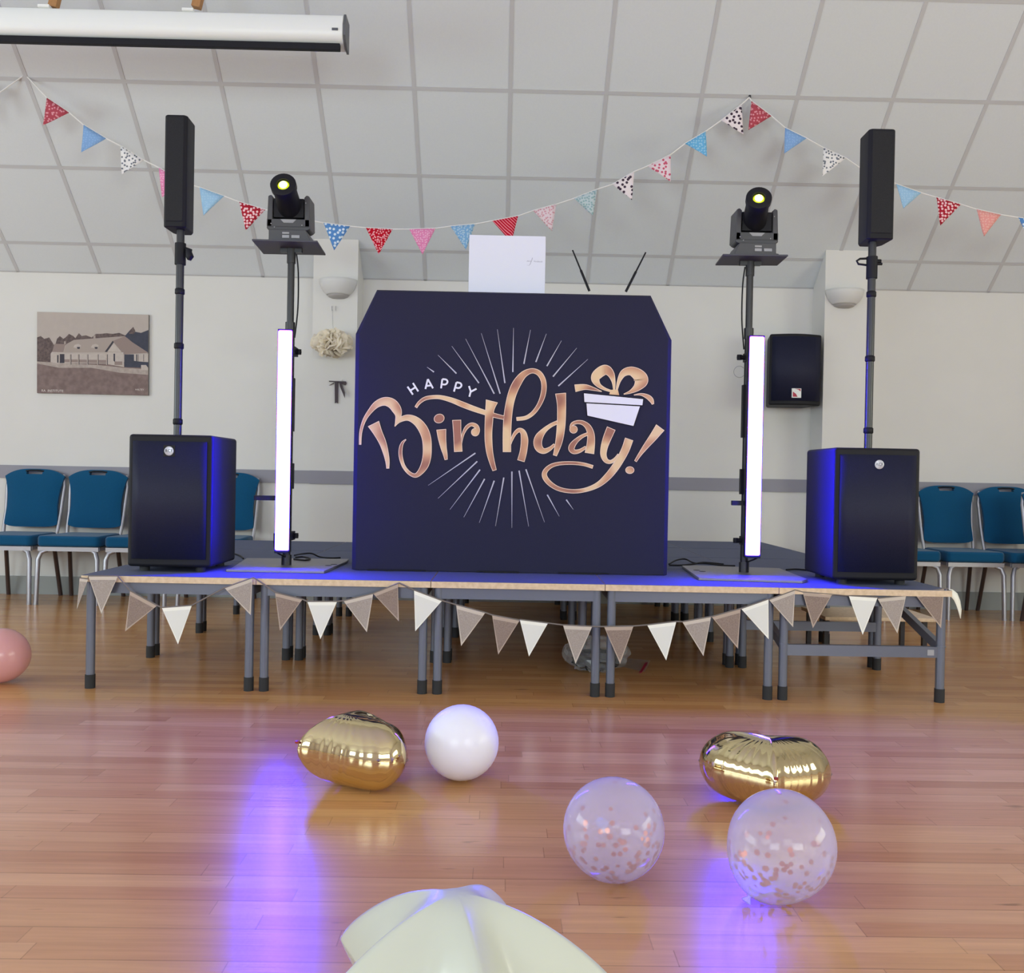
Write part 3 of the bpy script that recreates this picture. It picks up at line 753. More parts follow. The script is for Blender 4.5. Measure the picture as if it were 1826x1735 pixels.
# a
stroke([(712,745,14),(735,705,30),(790,686,36),(850,695,44),(905,740,60),(935,820,74),(935,920,84),(920,1023,98)], zR)
disc(747, 765, 42, 42, zR)
stroke([(905,812,30),(840,840,34),(780,885,44),(737,935,60),(725,978,62),(755,1008,46),(815,998,36),(880,958,26)], zR)
# y
stroke([(1156,755,94),(1112,860,86),(1080,960,72),(1072,1040,62),(1098,1100,48),(1145,1118,36),(1195,1090,30),(1232,1035,12)], zR)
stroke([(1350,872,88),(1312,980,84),(1258,1085,80),(1190,1190,78),(1110,1285,70),(1010,1368,54),(880,1420,42),(740,1437,40),(600,1415,42),(500,1360,48),(440,1290,52),(435,1230,48),(490,1170,40),(580,1138,34),(720,1130,32),(850,1142,32),(955,1172,34)], zR)
# !
stroke([(1688,745,105),(1610,850,80),(1535,945,56),(1465,1040,34),(1420,1110,24)], zR)
disc(1358, 1207, 46, 38, zR)
# gift bow
stroke([(1188,350,14),(1182,250,36),(1150,160,74),(1090,118,104),(1010,165,104),(985,220,88),(1020,285,46),(1090,328,26),(1165,352,18)], zR)
stroke([(1213,350,14),(1240,240,36),(1290,155,70),(1370,132,92),(1450,175,130),(1480,235,150),(1440,305,84),(1370,355,34),(1295,382,6)], zR)
stroke([(765,318,76),(870,305,56),(960,325,34),(1050,353,5)], zR)
stroke([(1405,391,5),(1480,385,22),(1550,410,44),(1590,445,46),(1609,490,20)], zR)
def poly(pts, fn, mi, dep): art.face([aty(*fn(x, y), BYF-dep-.0022) for x, y in pts], mi)
poly([(1150,335),(1228,332),(1243,394),(1135,384)], zR, 0, .0018)
for grow, mi, dep in ((8,3,.0016),(0,2,.002)):
    g0 = grow
    poly([(860-g0,373-g0),(1503+g0,437-g0),(1495+g0,503+g0),(865-g0,468+g0)], zR, mi, dep+.0002)
    poly([(887-g0,482-g0),(1468+g0,515-g0),(1397+g0,728+g0),(898-g0,615+g0)], zR, mi, dep)
# happy
HW = ((1.0,3,.0006),(0,2,.001))
for s_ in ([(565,322),(628,415)], [(628,280),(690,378)], [(597,368),(660,328)], [(773,350),(802,235)], [(802,235),(862,342)], [(785,314),(846,307)],
           [(955,342),(970,235)], [(970,235),(1015,241),(1030,268),(1008,296),(963,295)], [(1105,380),(1135,272)], [(1135,272),(1180,283),(1192,312),(1165,338),(1117,331)],
           [(1280,315),(1300,378)], [(1300,378),(1284,440)], [(1368,347),(1300,382)]):
    stroke([(x, y, 21) for x, y in s_], zL, HW, 4)
# rays
RW = ((0,4,.0008),)
for (a_, b_) in (((430,470),(468,497)),((490,405),(590,505)),((565,357),(712,557)),((640,317),(795,615)),((725,287),(827,615)),((812,265),(853,557)),((900,258),(896,497)),
  ((992,268),(956,453)),((1078,290),(1021,443)),((1160,327),(1081,465)),((1243,367),(1114,522)),((1303,428),(1143,573)),
  ((437,1112),(693,937)),((490,1183),(703,982)),((555,1243),(718,1027)),((630,1285),(743,1077)),((714,1315),(795,1087)),((802,1333),(847,1070)),((891,1343),(891,1037)),
  ((982,1335),(930,1032)),((1068,1312),(967,1025)),((1148,1280),(1083,1163)),((1224,1243),(1186,1190))):
    stroke([(a_[0], a_[1], 1.0), (b_[0], b_[1], 7.5)], z5, RW, 4)
cm = art.build('printed_artwork', [M_gold, M_rim, M_pw, M_pk, M_pg], cover)
cm['label'] = 'rose gold Happy Birthday lettering with white rays and a gift box'
# hem and cable ties at the foot of the cloth
m = MB()
for a_, b_ in (((655,1017),(760,1016)),((850,1018),(925,1021)),((995,1023),(1085,1024))):
    q = [aty(a_[0]+(b_[0]-a_[0])*t/8, a_[1]+(b_[1]-a_[1])*t/8+3.0*math.sin(math.pi*t/8), BYF-.012) for t in range(9)]
    m.tube([Vector((v.x, v.y, HS+.007)) for v in q], .004, 6)
m.build('hem_cord', M_blk, root)

# ------------------------------------------------------------------ laptop and aerials on the booth
lx0 = bp_(836,420).x; lx1 = bp_(972.5,420).x; lz1 = (bp_(836,419).z+bp_(972,422).z)/2
LY = BYF+.16
lx0 = aty(836,470,LY).x; lx1 = aty(972.5,470,LY).x; lz0 = ztp+.012; lz1 = aty(904,420,LY).z
root = empty('laptop', ((lx0+lx1)/2, LY+.12, ztp+.001), 'open white laptop seen from the back of its lid on top of the booth', 'laptop')
m = MB(); m.box((lx0, LY, lz0), (lx1, LY+.006, lz1)); m.build('lid', mat('laptop_white', (228,230,246), .3), root, bevel=.002)
m = MB(); m.box((lx0-.01, LY-.01, ztp+.001), (lx1+.005, LY+.23, ztp+.013)); m.build('base', M_blk, root, bevel=.003)
lg = MB()
def lp(px, py): return aty(px, py, LY-.0006)
def dash(x0, x1, y, h, mi): lg.face([lp(x0,y-h), lp(x0,y+h), lp(x1,y+h), lp(x1,y-h)], mi)
M_lg = mat('laptop_mark', (150,150,172), .4); M_lg2 = mat('laptop_mark_pale', (205,205,222), .4)
lg.text('ASUS', lp(943.2,465.8), (1,0,0), (0,0,1), .009, 0)
lg.text('Vivobook', lp(959.5,466.3), (1,0,0), (0,0,1), .011, 0)
st_ = [(949.6,459.5),(948.4,463.5),(947,467),(945.2,471.5),(943,473.5),(940,472.5)]
for i in range(len(st_)-1):
    a_, b_ = st_[i], st_[i+1]; lg.face([lp(a_[0]-.4,a_[1]), lp(b_[0]-.4,b_[1]), lp(b_[0]+.4,b_[1]), lp(a_[0]+.4,a_[1])], 0)
lg.build('lid_logo', [M_lg, M_lg2], root)
AY = BYF+.1
root = empty('wireless_receiver', aty(1084,519,AY), 'black wireless receiver with two splayed aerials on the booth top', 'receiver')
q0, q1 = aty(1051,518,AY), aty(1117,519,AY)
root.location.z = ztp+.001
m = MB(); m.box((q0.x-.01, AY-.005, ztp+.001), (q1.x+.01, AY+.13, ztp+.006)); m.build('body', M_blk, root)
for (xa_, ya_), (xb_, yb_) in (((1051,519),(1021,446)), ((1116,520),(1151.5,450))):
    a_ = aty(xa_, ya_, AY); b_ = aty(xb_, yb_, AY)
    MB().tube([a_, a_.lerp(b_,.5), a_.lerp(b_,.52), b_], [.006,.006,.004,.0035], 8).build('antenna', M_blk, root)

# ------------------------------------------------------------------ column speakers: bass bins + satellites
def logo_rcf(par, c, r, square):
    m = MB(); Mx = Matrix.Rotation(math.pi/2, 3, 'X')
    if square: m.box((c.x-r*1.25, c.y-.002, c.z-r*1.25), (c.x+r*1.25, c.y+.004, c.z+r*1.25), 1)
    m.lathe(c, [(r,0),(r,.004),(r*.85,.005)], 20, 0, Mx)
    m.text('RCF', c+Vector((0,-.0056,0)), (1,0,0), (0,0,1), r*.95, 1)
    o = m.build('badge', [M_logo, M_blk], par); o['label'] = 'round silver badge reading RCF'
def bass_bin(fl, frr, top_l, top_r, label, square):
    """fl, frr: pixels of the front bottom corners"""
    a = atz(*fl, HS+.03); b = atz(*frr, HS+.03); y = (a.y+b.y)/2
    x0, x1 = aty(*fl, y).x, aty(*frr, y).x; zt = (aty(*top_l, y).z+aty(*top_r, y).z)/2
    z0 = HS+.024; d = .38
    root = empty('bass_speaker', ((x0+x1)/2, y+d/2, HS+.0018), label, 'speaker', 'bass speakers')
    m = MB(); n = 10; ft = []
    for k in range(n+1):
        q = k/n; ft.append((x0+(x1-x0)*q, y-.012*math.sin(math.pi*q)))
    poly_ = [(px, py, z0) for px, py in ft]+[(x1, y+d, z0), (x0, y+d, z0)]
    m.prism(poly_, (0,0,zt-z0)); m.build('cabinet', M_blk, root, bevel=.014, seg=3)
    g = MB(); ins = .022; w_ = x1-x0
    for k in range(n):
        qa, qb = (ins+(w_-2*ins)*k/n)/w_, (ins+(w_-2*ins)*(k+1)/n)/w_
        f_ = lambda q, z: (x0+w_*q, y-.012*math.sin(math.pi*q)-.003, z)
        g.face([f_(qa,zt-.03), f_(qa,z0+.035), f_(qb,z0+.035), f_(qb,zt-.03)], 0, True)
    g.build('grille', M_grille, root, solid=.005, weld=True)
    for sx in (x0+.06, x1-.06):
        for yy in (y+.05, y+d-.05): MB().lathe((sx, yy, HS+.0018), [(.022,0),(.022,.024)], 12).build('foot', M_rub, root)
    lc = Vector(((x0+x1)/2, y-.016, zt-.072)); logo_rcf(root, lc, .02, square)
    return x0, x1, y, zt
def sat(pb, ptp, sb0, sb1, label, side, zt_bin, knob, plabel):
    """pole from pixel pb (bottom) to ptp (top)"""
    pass
xl0, xl1, yl, ztl = bass_bin((226,1007), (376,1010), (227,771), (380,779), 'black bass speaker with square badge on the left end of the stage', True)
xr0_, xr1_, yr, ztr = bass_bin((1484,1030), (1637,1034), (1488,799), (1641,799), 'black bass speaker with round badge on the right end of the stage', False)
def pole_sat(px_b, py_b, px_t, py_t, ybin, ztb, collar, rings, box, sgn, lab_p, lab_s):
    Y = ybin+.17
    b = aty(px_b, py_b, Y); t = aty(px_t, py_t, Y); xc = (b.x+t.x)/2
    root = empty('speaker_pole', (xc, Y, ztb+.001), lab_p, 'speaker pole', 'speaker poles')
    zt = t.z; m = MB(); m.tube([(xc,Y,ztb+.001),(xc,Y,zt)], .0175, 16); pole = m.build('pole', M_blkm, root)
    zc0 = aty(px_t, collar[1], Y).z; zc1 = aty(px_t, collar[0], Y).z
    MB().tube([(xc,Y,zc0),(xc,Y,zc1)], .0245, 16).build('collar', M_blk, root)
    for r_ in rings:
        z = aty(px_t, r_, Y).z; MB().tube([(xc,Y,z-.014),(xc,Y,z-.010),(xc,Y,z+.010),(xc,Y,z+.014)], [.018,.0215,.0215,.018], 16).build('ring', M_blk, root)
    zk = (zc1*.55+zc0*.45)
    k = MB()
    if sgn > 0:
        k.tube([(xc+.02,Y,zk+.02),(xc+.05,Y,zk+.01)], .009, 8); k.tube([(xc+.038,Y-.01,zk+.015),(xc+.048,Y-.012,zk-.02),(xc+.044,Y-.01,zk-.035)], [.012,.018,.008], 8)
    else:
        zk = zc1-.02
        k.tube([(xc-.02,Y,zk+.012),(xc-.055,Y,zk+.01),(xc-.07,Y,zk-.0),(xc-.062,Y,zk-.014),(xc-.025,Y,zk-.018)], .005, 8)
        k.tube([(xc+.018,Y,zk),(xc+.04,Y,zk)], .010, 8)
        k.tube([(xc+.018,Y-.01,zk-.014),(xc+.042,Y-.01,zk-.014)], .006, 8)
    k.build('knob', M_blk, root)
    # satellite
    x0, x1, pt, pb_ = box
    Yf = Y-.06
    ax0 = aty(x0, (pt+pb_)/2, Yf).x; ax1 = aty(x1, (pt+pb_)/2, Yf).x; zt2 = aty((x0+x1)/2, pt, Yf).z; zb2 = zt+.0005
    r2 = empty('column_speaker', ((ax0+ax1)/2, Y, zb2), lab_s, 'speaker', 'column speakers')
    ci = .012; D = .15
    pol = [(ax0+ci,Yf),(ax1-ci,Yf),(ax1,Yf+ci),(ax1-.004,Yf+D-.03),(ax1-.02,Yf+D),(ax0+.02,Yf+D),(ax0+.004,Yf+D-.03),(ax0,Yf+ci)]
    m = MB(); m.prism([(x, y, zb2) for x, y in pol], (0,0,zt2-zb2)); m.build('cabinet', M_blk, r2, bevel=.006)
    g = MB(); g.box((ax0+.012,Yf-.004,zb2+.025),(ax1-.012,Yf+.002,zt2-.012)); g.build('grille', M_grille2, r2, bevel=.003)
pole_sat(321,772,318,411,yl,ztl,(434,472),(520,617,752),(291.5,332,204,400),1,'black speaker pole on the left bass speaker','tall slim black column speaker at upper left')
pole_sat(1547,797,1556.5,432,yr,ztr,(458,497),(525,640,768),(1549,1597,229,425),-1,'black speaker pole on the right bass speaker','tall slim black column speaker at upper right')

# ------------------------------------------------------------------ light stands with LED tube and moving head
def emis_mat(name, c0, c1, z0, z1_, strength):
    m = bpy.data.materials.new(name); m.use_nodes = True; nt = m.node_tree; b = nt.nodes['Principled BSDF']
    g = nt.nodes.new('ShaderNodeNewGeometry'); s = nt.nodes.new('ShaderNodeSeparateXYZ'); nt.links.new(g.outputs['Position'], s.inputs[0])
    r = nt.nodes.new('ShaderNodeMapRange'); r.inputs['From Min'].default_value = z0; r.inputs['From Max'].default_value = z1_
    nt.links.new(s.outputs['Z'], r.inputs['Value']); mx = nt.nodes.new('ShaderNodeMix'); mx.data_type = 'RGBA'
    mx.inputs['A'].default_value = c0+(1,); mx.inputs['B'].default_value = c1+(1,)
    nt.links.new(r.outputs[0], mx.inputs['Factor']); nt.links.new(mx.outputs['Result'], b.inputs['Emission Color'])
    b.inputs['Base Color'].default_value = (.8,.8,.8,1); b.inputs['Emission Strength'].default_value = strength
    return m
LEDS = 270
M_led = emis_mat('led_blue_violet', (.013,.0046,1.0), (.035,.0046,1.0), 1.1, 1.5, LEDS)
M_plate = mat('brushed_base_plate', (140,138,146), .4, metal=.5, noise=(30,.3,(120,118,126)))
def light_stand(side, base_px, pole_b, pole_t, tube_px, plate_px, head_c, lens_c, hflip):
    """all pixel measures on the photo turned into places at the stand's own depth"""
    zb = HS+.0018
    bp = [atz(x, y, zb+.012) for x, y in base_px]
    b = atz(pole_b[0], pole_b[1], zb+.012); Y = b.y; xc = (aty(pole_b[0],pole_b[1],Y).x+aty(pole_t[0],pole_t[1],Y).x)/2
    zt = aty(pole_t[0], pole_t[1], Y).z
    sd = ('left', 'right')[side]
    root = empty('light_stand', (xc, Y, zb), 'black light stand with flat base plate on the %s half of the stage' % sd, 'light stand', 'light stands')
    m = MB(); m.prism([Vector((v.x, v.y, zb)) for v in bp], (0,0,.012), 0)
    sg = -1 if side else 1
    m.build('base_plate', M_plate, root, bevel=.002)
    h = MB()
    for dx, dy in ((.2,-.01),(.215,.05)):
        h.lathe((xc+sg*dx, Y+dy, zb+.0121), [(.016,0),(.016,.0008)], 12)
    h.build('plate_hole', M_rub, root)
    m = MB(); m.tube([(xc,Y,zb+.012),(xc,Y,zb+.06)], .024, 16); m.build('socket', M_blkm, root)
    zc = aty(tube_px[0], tube_px[2]-8, Y).z
    m = MB(); m.tube([(xc,Y,zb+.03),(xc,Y,zc)], .0185, 16); m.tube([(xc,Y,zc-.05),(xc,Y,zt)], .0165, 16); m.tube([(xc,Y,zc-.03),(xc,Y,zc+.02)], .023, 16)
    m.build('pole', M_blkm, root)
    # top plate
    zp = zt
    pts = []
    for x, y in plate_px:
        pts.append(atz(x, y, zp))
    m = MB(); m.prism(pts, (0,0,.008), 0); m.build('top_plate', M_grey2, root, bevel=.002)
    # tee bracket below plate
    m = MB(); m.tube([(xc,Y,zt-.07),(xc,Y,zt-.001)], .021, 14); m.box((xc-.05,Y-.012,zt-.02),(xc+.05,Y+.012,zt-.001)); m.build('plate_clamp', M_blkm, root)
    # cable down the pole
    pc_ = [(xc+sg*.027,Y-.012,zt-.03),(xc+sg*.036,Y-.01,zt-.12),(xc+sg*.036,Y-.008,zt-.28),(xc+sg*.0225,Y-.005,zt-.42)]
    tag(MB().tube(smooth(pc_,6), .0035, 6).build('power_cable', M_blk), 'black cable running down below the %s moving head light' % sd, 'cable', 'lamp cables')
    # led tube clamped in front of the pole
    tx0, tx1, ty0, ty1 = tube_px; Yt = Y-.125
    a0 = aty(tx0, (ty0+ty1)/2, Yt).x; a1 = aty(tx1, (ty0+ty1)/2, Yt).x; z1_ = aty((tx0+tx1)/2, ty0, Yt).z; z0_ = aty((tx0+tx1)/2, ty1, Yt).z
    cx = (a0+a1)/2; w_ = (a1-a0)/2
    r3 = empty('led_batten', (cx, Yt, z0_-.012), 'glowing blue-white LED batten clamped upright on the %s light stand' % sd, 'led light', 'LED battens')
    m = MB(); m.box((cx-w_*.96, Yt-.022, z0_), (cx+w_*.96, Yt+.012, z1_)); m.build('diffuser_tube', M_led, r3, bevel=.008, seg=3)
    m = MB(); m.box((cx-w_*1.04, Yt+.012, z0_-.01), (cx+w_*1.04, Yt+.03, z1_+.008))
    for sx in (-1, 1): m.box((cx+sx*w_*1.0-.0015, Yt-.013, z0_-.01), (cx+sx*w_*1.0+.0015, Yt+.014, z1_+.006))
    m.box((cx-w_, Yt-.018, z0_-.013), (cx+w_, Yt+.014, z0_-.001)); m.box((cx-w_, Yt-.018, z1_+.001), (cx+w_, Yt+.014, z1_+.006)); m.build('housing', M_blk, r3, bevel=.002)
    for z in (z0_+.06, z1_-.08):
        m = MB(); m.box((min(cx,xc)-.02, Yt+.026, z-.02), (max(cx,xc)+.026, Y+.02, z+.02)); 
        m.tube([(xc+sg*.02,Y-.01,z),(xc+sg*.055,Y-.012,z)], [.012,.01], 10); m.lathe((xc+sg*.045,Y-.012,z-.012), [(.012,0),(.012,.024)], 8)
        m.build('clamp', M_blk, r3)
    cb_ = smooth([(cx-sg*w_*1.0, Yt+.02, z0_+.06),(cx-sg*w_*1.35, Yt+.03, z0_+.03),(cx-sg*w_*1.1, Yt+.03, z0_-.01),(cx-sg*.01, Yt+.08, z0_-.035),(xc-sg*.01, Y+.02, z0_-.045)], 6)
    MB().tube(cb_, .004, 8).build('lead', M_blk, r3)
    if not side:
        m = MB(); m.box((cx-sg*w_*1.04-.012, Yt+.016, z0_+.03), (cx-sg*w_*1.04+.0, Yt+.036, z0_+.075)); m.build('plug', M_blk, r3)
    zz = aty(480, 887, Y).z if not side else aty(1308, 896, Y).z
    ex = aty(463, 887, Y).x if not side else aty(1295, 896, Y).x
    m = MB(); m.box((min(ex, cx), Yt+.018, zz-.011), (max(ex, cx)-.0, Yt+.034, zz+.011)); m.build('control_panel', M_blk, r3, bevel=.002)
    # strain tape along the pole
    for q0, q1, q2 in ((.28,.40,.028),(.55,.8,.026)):
        MB().box((xc+sg*.012,Y-.02,z0_+q0),(xc+sg*q2,Y+.01,z0_+q1)).build('cable_sleeve', M_blk, root)
    if side:
        rc = aty(1318.5, 663, Y); MB().tube([rc+Vector((.027*math.cos(t*.35), 0, .027*math.sin(t*.35))) for t in range(2, 17)], .0012, 5).build('wire_loop', M_thread, root)
    # moving head
    hx = aty(*head_c, Y).x; zpl = zp+.0085
    hd = empty('moving_head_light', (hx, Y, zpl), 'black moving head stage light with glowing yellow lens on the %s stand' % sd, 'stage light', 'moving head lights')
    k = 1/ (F/Y)   # metres per pixel here
    def H(x, z, y=0): return Vector((hx+x*k, Y+y, zpl+z*k))
    m = MB()
    f2 = -sg
    pf = [(-36,0),(42,0),(42,4),(33,22),(-31,22),(-31,4),(-36,4)] if side == 0 else [(-42,0),(36,0),(36,4),(31,4),(31,22),(-33,22),(-42,4)]
    m.prism([H(x,z,-.085) for x, z in pf], (0,.17,0)); m.build('base', M_grey3, hd, bevel=.004)
    m = MB()
    for (a_, b2, c2, d2) in ((-7,5,14,17),(-7,5,7,12),(9,23,7,12)):
        m.box(tuple(H(a_,c2,-.0885)), tuple(H(b2,d2,-.084)))
    tag(m.build('display_panel', M_lab, hd), 'pale display and buttons')
    # yoke
    m = MB()
    m.prism([H(-38,31,-.05),H(38,31,-.05),H(38,27,-.05),H(33,24,-.05),H(-33,24,-.05),H(-38,27,-.05)], (0,.1,0))
    m.prism([H(-38,30,-.05),H(-28,30,-.05),H(-28,46,-.05),H(-27,82,-.05),H(-31,86,-.05),H(-36,84,-.05)], (0,.12,0))
    m.prism([H(28,30,-.05),H(38,30,-.05),H(36,84,-.05),H(31,86,-.05),H(27,82,-.05),H(28,46,-.05)], (0,.12,0))
    m.box(tuple(H(-38,30,-.05)), tuple(H(38,44,.05)))
    m.build('yoke', M_grey3, hd, bevel=.004)
    m = MB(); m.prism([H(-14,43,-.0515),H(-8,37,-.0515),H(8,37,-.0515),H(14,43,-.0515)], (0,.002,0)); tag(m.build('name_plate', M_lab, hd), 'pale trapezoid plate')
    for x, z in ((-30,35),(30,72),(-24,29),(24,33)):
        MB().lathe(H(x,z,-.051), [(.0028,0),(.0028,.002)], 8, 0, Matrix.Rotation(math.pi/2,3,'X')).build('screw', M_lab, hd)
    # head: barrel aimed up and towards the room
    lc = aty(*lens_c, Y-.19)
    piv = H(0, 60, .02)
    ax = (lc-piv).normalized()
    u = ax.cross(Vector((0,0,1))).normalized(); v = u.cross(ax)
    R3 = Matrix((u, v, ax)).transposed()
    Lh = (lc-piv).length
    m = MB()
    m.lathe(piv, [(.02,-.075),(.054,-.07),(.062,-.05),(.062,.03),(.055,.06),(.052,Lh-.05),(.058,Lh-.03),(.058,Lh-.002),(.054,Lh),(.030,Lh),(.028,Lh-.012),(.001,Lh-.012)], 28, 0, R3)
    m.box(tuple(H(-26,47,-.045)), tuple(H(26,80,.05)))
    m.build('head', M_blk, hd)
    m = MB(); m.lathe(piv, [(.026,Lh-.0118),(.021,Lh-.006),(.001,Lh-.002)], 24, 0, R3); ln = m.build('lens', M_lens2, hd)
    m = MB(); m.lathe(piv, [(.018,Lh-.005),(.016,Lh-.001),(.001,Lh-.0)], 24, 0, R3); m.build('lamp', M_lens, ln)
M_grey2 = mat('plate_grey', (70,70,78), .5); M_grey3 = mat('head_grey', (76,76,80), .45, spec=.4)
M_lens = mat('lens_hot', (255,255,220), .3, emis=(1,1,.55), es=6)
M_lens2 = mat('lens_yellow', (190,200,20), .3, emis=(.65,.72,.02), es=.9)
light_stand(0, [(403,1015),(412,1013),(440,995),(622,996.5),(619,1000),(578,1018)], (514.5,1007), (516,443),
            (494,519.5,590,981), [(449,429),(566,432),(580.7,455.4),(469.6,453.2)], (518,430), (504.6,328), 0)
light_stand(1, [(1216,1008.5),(1246,1030),(1431,1035.5),(1440,1032.5),(1390,1013),(1240,1008)], (1325,1020), (1339,466),
            (1331.5,1358,601,990), [(1289,455.5),(1405.5,457),(1386,474),(1275.5,473.5)], (1344,457), (1353.5,352), 1)

# cables on the deck
def deck_cable(pts, label, r=.0042):
    q = [atz(x, y, HS+.0065+dz) for x, y, dz in pts]
    q = [tuple(v) for v in q]
    tag(MB().tube([Vector(v) for v in smooth(q, 6)], r, 6).build('deck_cable', M_blk), label, 'cable', 'cables on the deck')
deck_cable([(525,990,0),(540,987.5,.02),(556,987,.02),(570,993,0),(590,995,.0),(607,994.5,0)], 'black cable looping behind the left base plate')
deck_cable([(524,997,.012),(545,999,.012),(553,996,.013),(540,993,.0125),(527,994,.012)], 'short black cable coil on the left base plate')
deck_cable([(417,987,.0),(428,991,0),(434,996,0)], 'black cable between left bass speaker and base plate')
deck_cable([(1193,1006,0),(1206,999,.01),(1222,997,.012),(1238,1004,.0),(1262,1005,0),(1285,1008,.0),(1310,1009,.01)], 'black cable looping behind the right base plate')
deck_cable([(1193,1008,0),(1212,1008,0),(1235,1006,.0),(1255,1003,0),(1290,1006,0)], 'second black cable beside the booth on the right')
deck_cable([(1402,1016,0),(1420,1015,0),(1444,1017,0)], 'black cable between right base plate and right bass speaker')

# ------------------------------------------------------------------ chairs
def make_chair(label):
    root = empty('banquet_chair', (0,0,0), label, 'chair', 'teal chairs along the back wall')
    # local: faces -y, origin under seat centre
    W, D, SZ = .43, .44, .47
    m = MB(); n = 7
    # seat pad
    prof = [(-W/2+.02,-D/2),(W/2-.02,-D/2),(W/2,-D/2+.03),(W/2-.02,D/2-.04),(W/2-.05,D/2),(-W/2+.05,D/2),(-W/2+.02,D/2-.04),(-W/2,-D/2+.03)]
    m.prism([(x,y,SZ-.075) for x, y in prof], (0,0,.075)); m.build('seat', M_teal, root, bevel=.02, seg=3, local=True)
    # backrest: waisted outline with handle cut-out, tilted back
    zb, zt = .505, .925
    def hwid(t):   # half width by height
        return .184+.006*math.cos(t*6)+.026*max(0,(t-.35)/.65)**1.1
    def tilt(z): return D/2-.035+(z-SZ)*.16
    rows = 22; cols = 22; vs = []; fs = []
    def outl(t, u):
        z = zb+(zt-zb)*t; h = hwid(t)
        return u*h, z
    for r in range(rows+1):
        for c in range(cols+1):
            t = r/rows; u = -1+2*c/cols
            x, z = outl(t, u)
            z -= .055*abs(u)**3.2*(t**6)            # rounded shoulders
            z += .02*(abs(u)**6)*(1-t)**6
            bulge = .024*(1-abs(u)**4)*(1-abs(2*t-1)**4)
            vs.append((x, z, bulge))
    hole = lambda t, u: (t > .93 and t < .985 and abs(u) < .26)
    V = []
    for x, z, bg in vs: V.append(Vector((x, tilt(z)-bg, z)))
    nF = len(V)
    for x, z, bg in vs: V.append(Vector((x, tilt(z)+.022, z)))
    quads = []
    for r in range(rows):
        for c in range(cols):
            t = (r+.5)/rows; u = -1+2*(c+.5)/cols
            if t > .90 and t < .96 and abs(u) < .24: continue
            quads.append((r, c))
    qs = set(quads); W1 = cols+1
    for r, c in quads:
        a = r*W1+c; q = [a, a+1, a+1+W1, a+W1]
        fs.append(tuple(q)); fs.append(tuple(x+nF for x in q[::-1]))
        for (dr, dc, e0, e1) in ((-1,0,a,a+1),(1,0,a+1+W1,a+W1),(0,-1,a+W1,a),(0,1,a+1,a+1+W1)):
            if (r+dr, c+dc) not in qs: fs.append((e1, e0, e0+nF, e1+nF))
    m = MB(); m.mesh(V, fs, 0, True); m.build('backrest', M_teal, root, local=True)
    # handle rim
    zc = zb+(zt-zb)*.93; m = MB()
    m.tube([(-.065, tilt(zc)-.002, zc+.012), (-.03, tilt(zc)-.006, zc+.018), (.03, tilt(zc)-.006, zc+.018), (.065, tilt(zc)-.002, zc+.012)], .006, 8)
    m.build('handle', M_blk, root, local=True)
    # frame rail and uprights
    m = MB(); m.box((-W/2+.01,-D/2+.01,SZ-.105),(W/2-.01,-D/2+.035,SZ-.076)); m.box((-W/2+.01,D/2-.06,SZ-.1),(W/2-.01,D/2-.035,SZ-.076))
    for s in (-1,1): m.box((s*(W/2-.02)-.012,-D/2+.03,SZ-.1),(s*(W/2-.02)+.012,D/2-.04,SZ-.076))
    m.build('seat_frame', M_chrome, root, local=True)
    for s in (-1,1):
        m = MB()
        path = [(s*.185, D/2-.05, SZ-.09), (s*.195, tilt(.5)+.012, .50), (s*.198, tilt(.62)+.028, .62), (s*.207, tilt(.8)+.03, .80), (s*.195, tilt(.9)+.028, .885)]
        m.tube(path, .013, 8); m.build('back_upright', M_chrome, root, local=True)
        m = MB()
        Mx = [(s*.150,-D/2+.03,SZ-.10),(s*.185,-D/2+.015,SZ-.115),(s*.200,-D/2+.005,SZ-.16),(s*.206,-D/2-.005,.005)]
        m.tube(Mx, [.014,.015,.016,.015], 8); m.tube([(s*.206,-D/2-.005,0),(s*.206,-D/2-.005,.012)], .017, 8); m.build('leg', M_chrome, root, local=True)
        m = MB(); m.tube([(s*.165,D/2-.06,SZ-.09),(s*.175,D/2-.02,SZ-.14),(s*.19,D/2+.05,.0)], .015, 8); m.build('leg', M_chrome_shade, root, local=True)
    return root
def wx(px, py, Y): return aty(px, py, Y).x
CY = WY-.33
tilt_y = CY+.22
spots = [(58,840,'leftmost teal banquet chair by the back wall, cut by the frame'), (171,842,'teal banquet chair beside the left bass speaker, second from the left'),
         (284,845,'teal banquet chair almost hidden behind the left bass speaker'), (407,850,'teal banquet chair between left bass speaker and left light stand'),
         (1583,862,'teal banquet chair hidden behind the right bass speaker'), (1690,865,'teal banquet chair just right of the right bass speaker'),
         (1797,867,'teal banquet chair near the right frame edge, set by the wall')]
first = make_chair(spots[0][2])
for i, (px, py, lab) in enumerate(spots):
    o = first if i == 0 else copy_tree(first, None, label=lab)
    o.location = (wx(px, 900, tilt_y), CY, 0); o.rotation_euler.z = 0
    if i > 3: o.scale.x = .95
o = copy_tree(first, None, label='teal banquet chair cut off by the right frame edge, pulled forward'); o.location = (wx(1885, 990, CY-.35), CY-.52, 0); o.rotation_euler.z = -.1

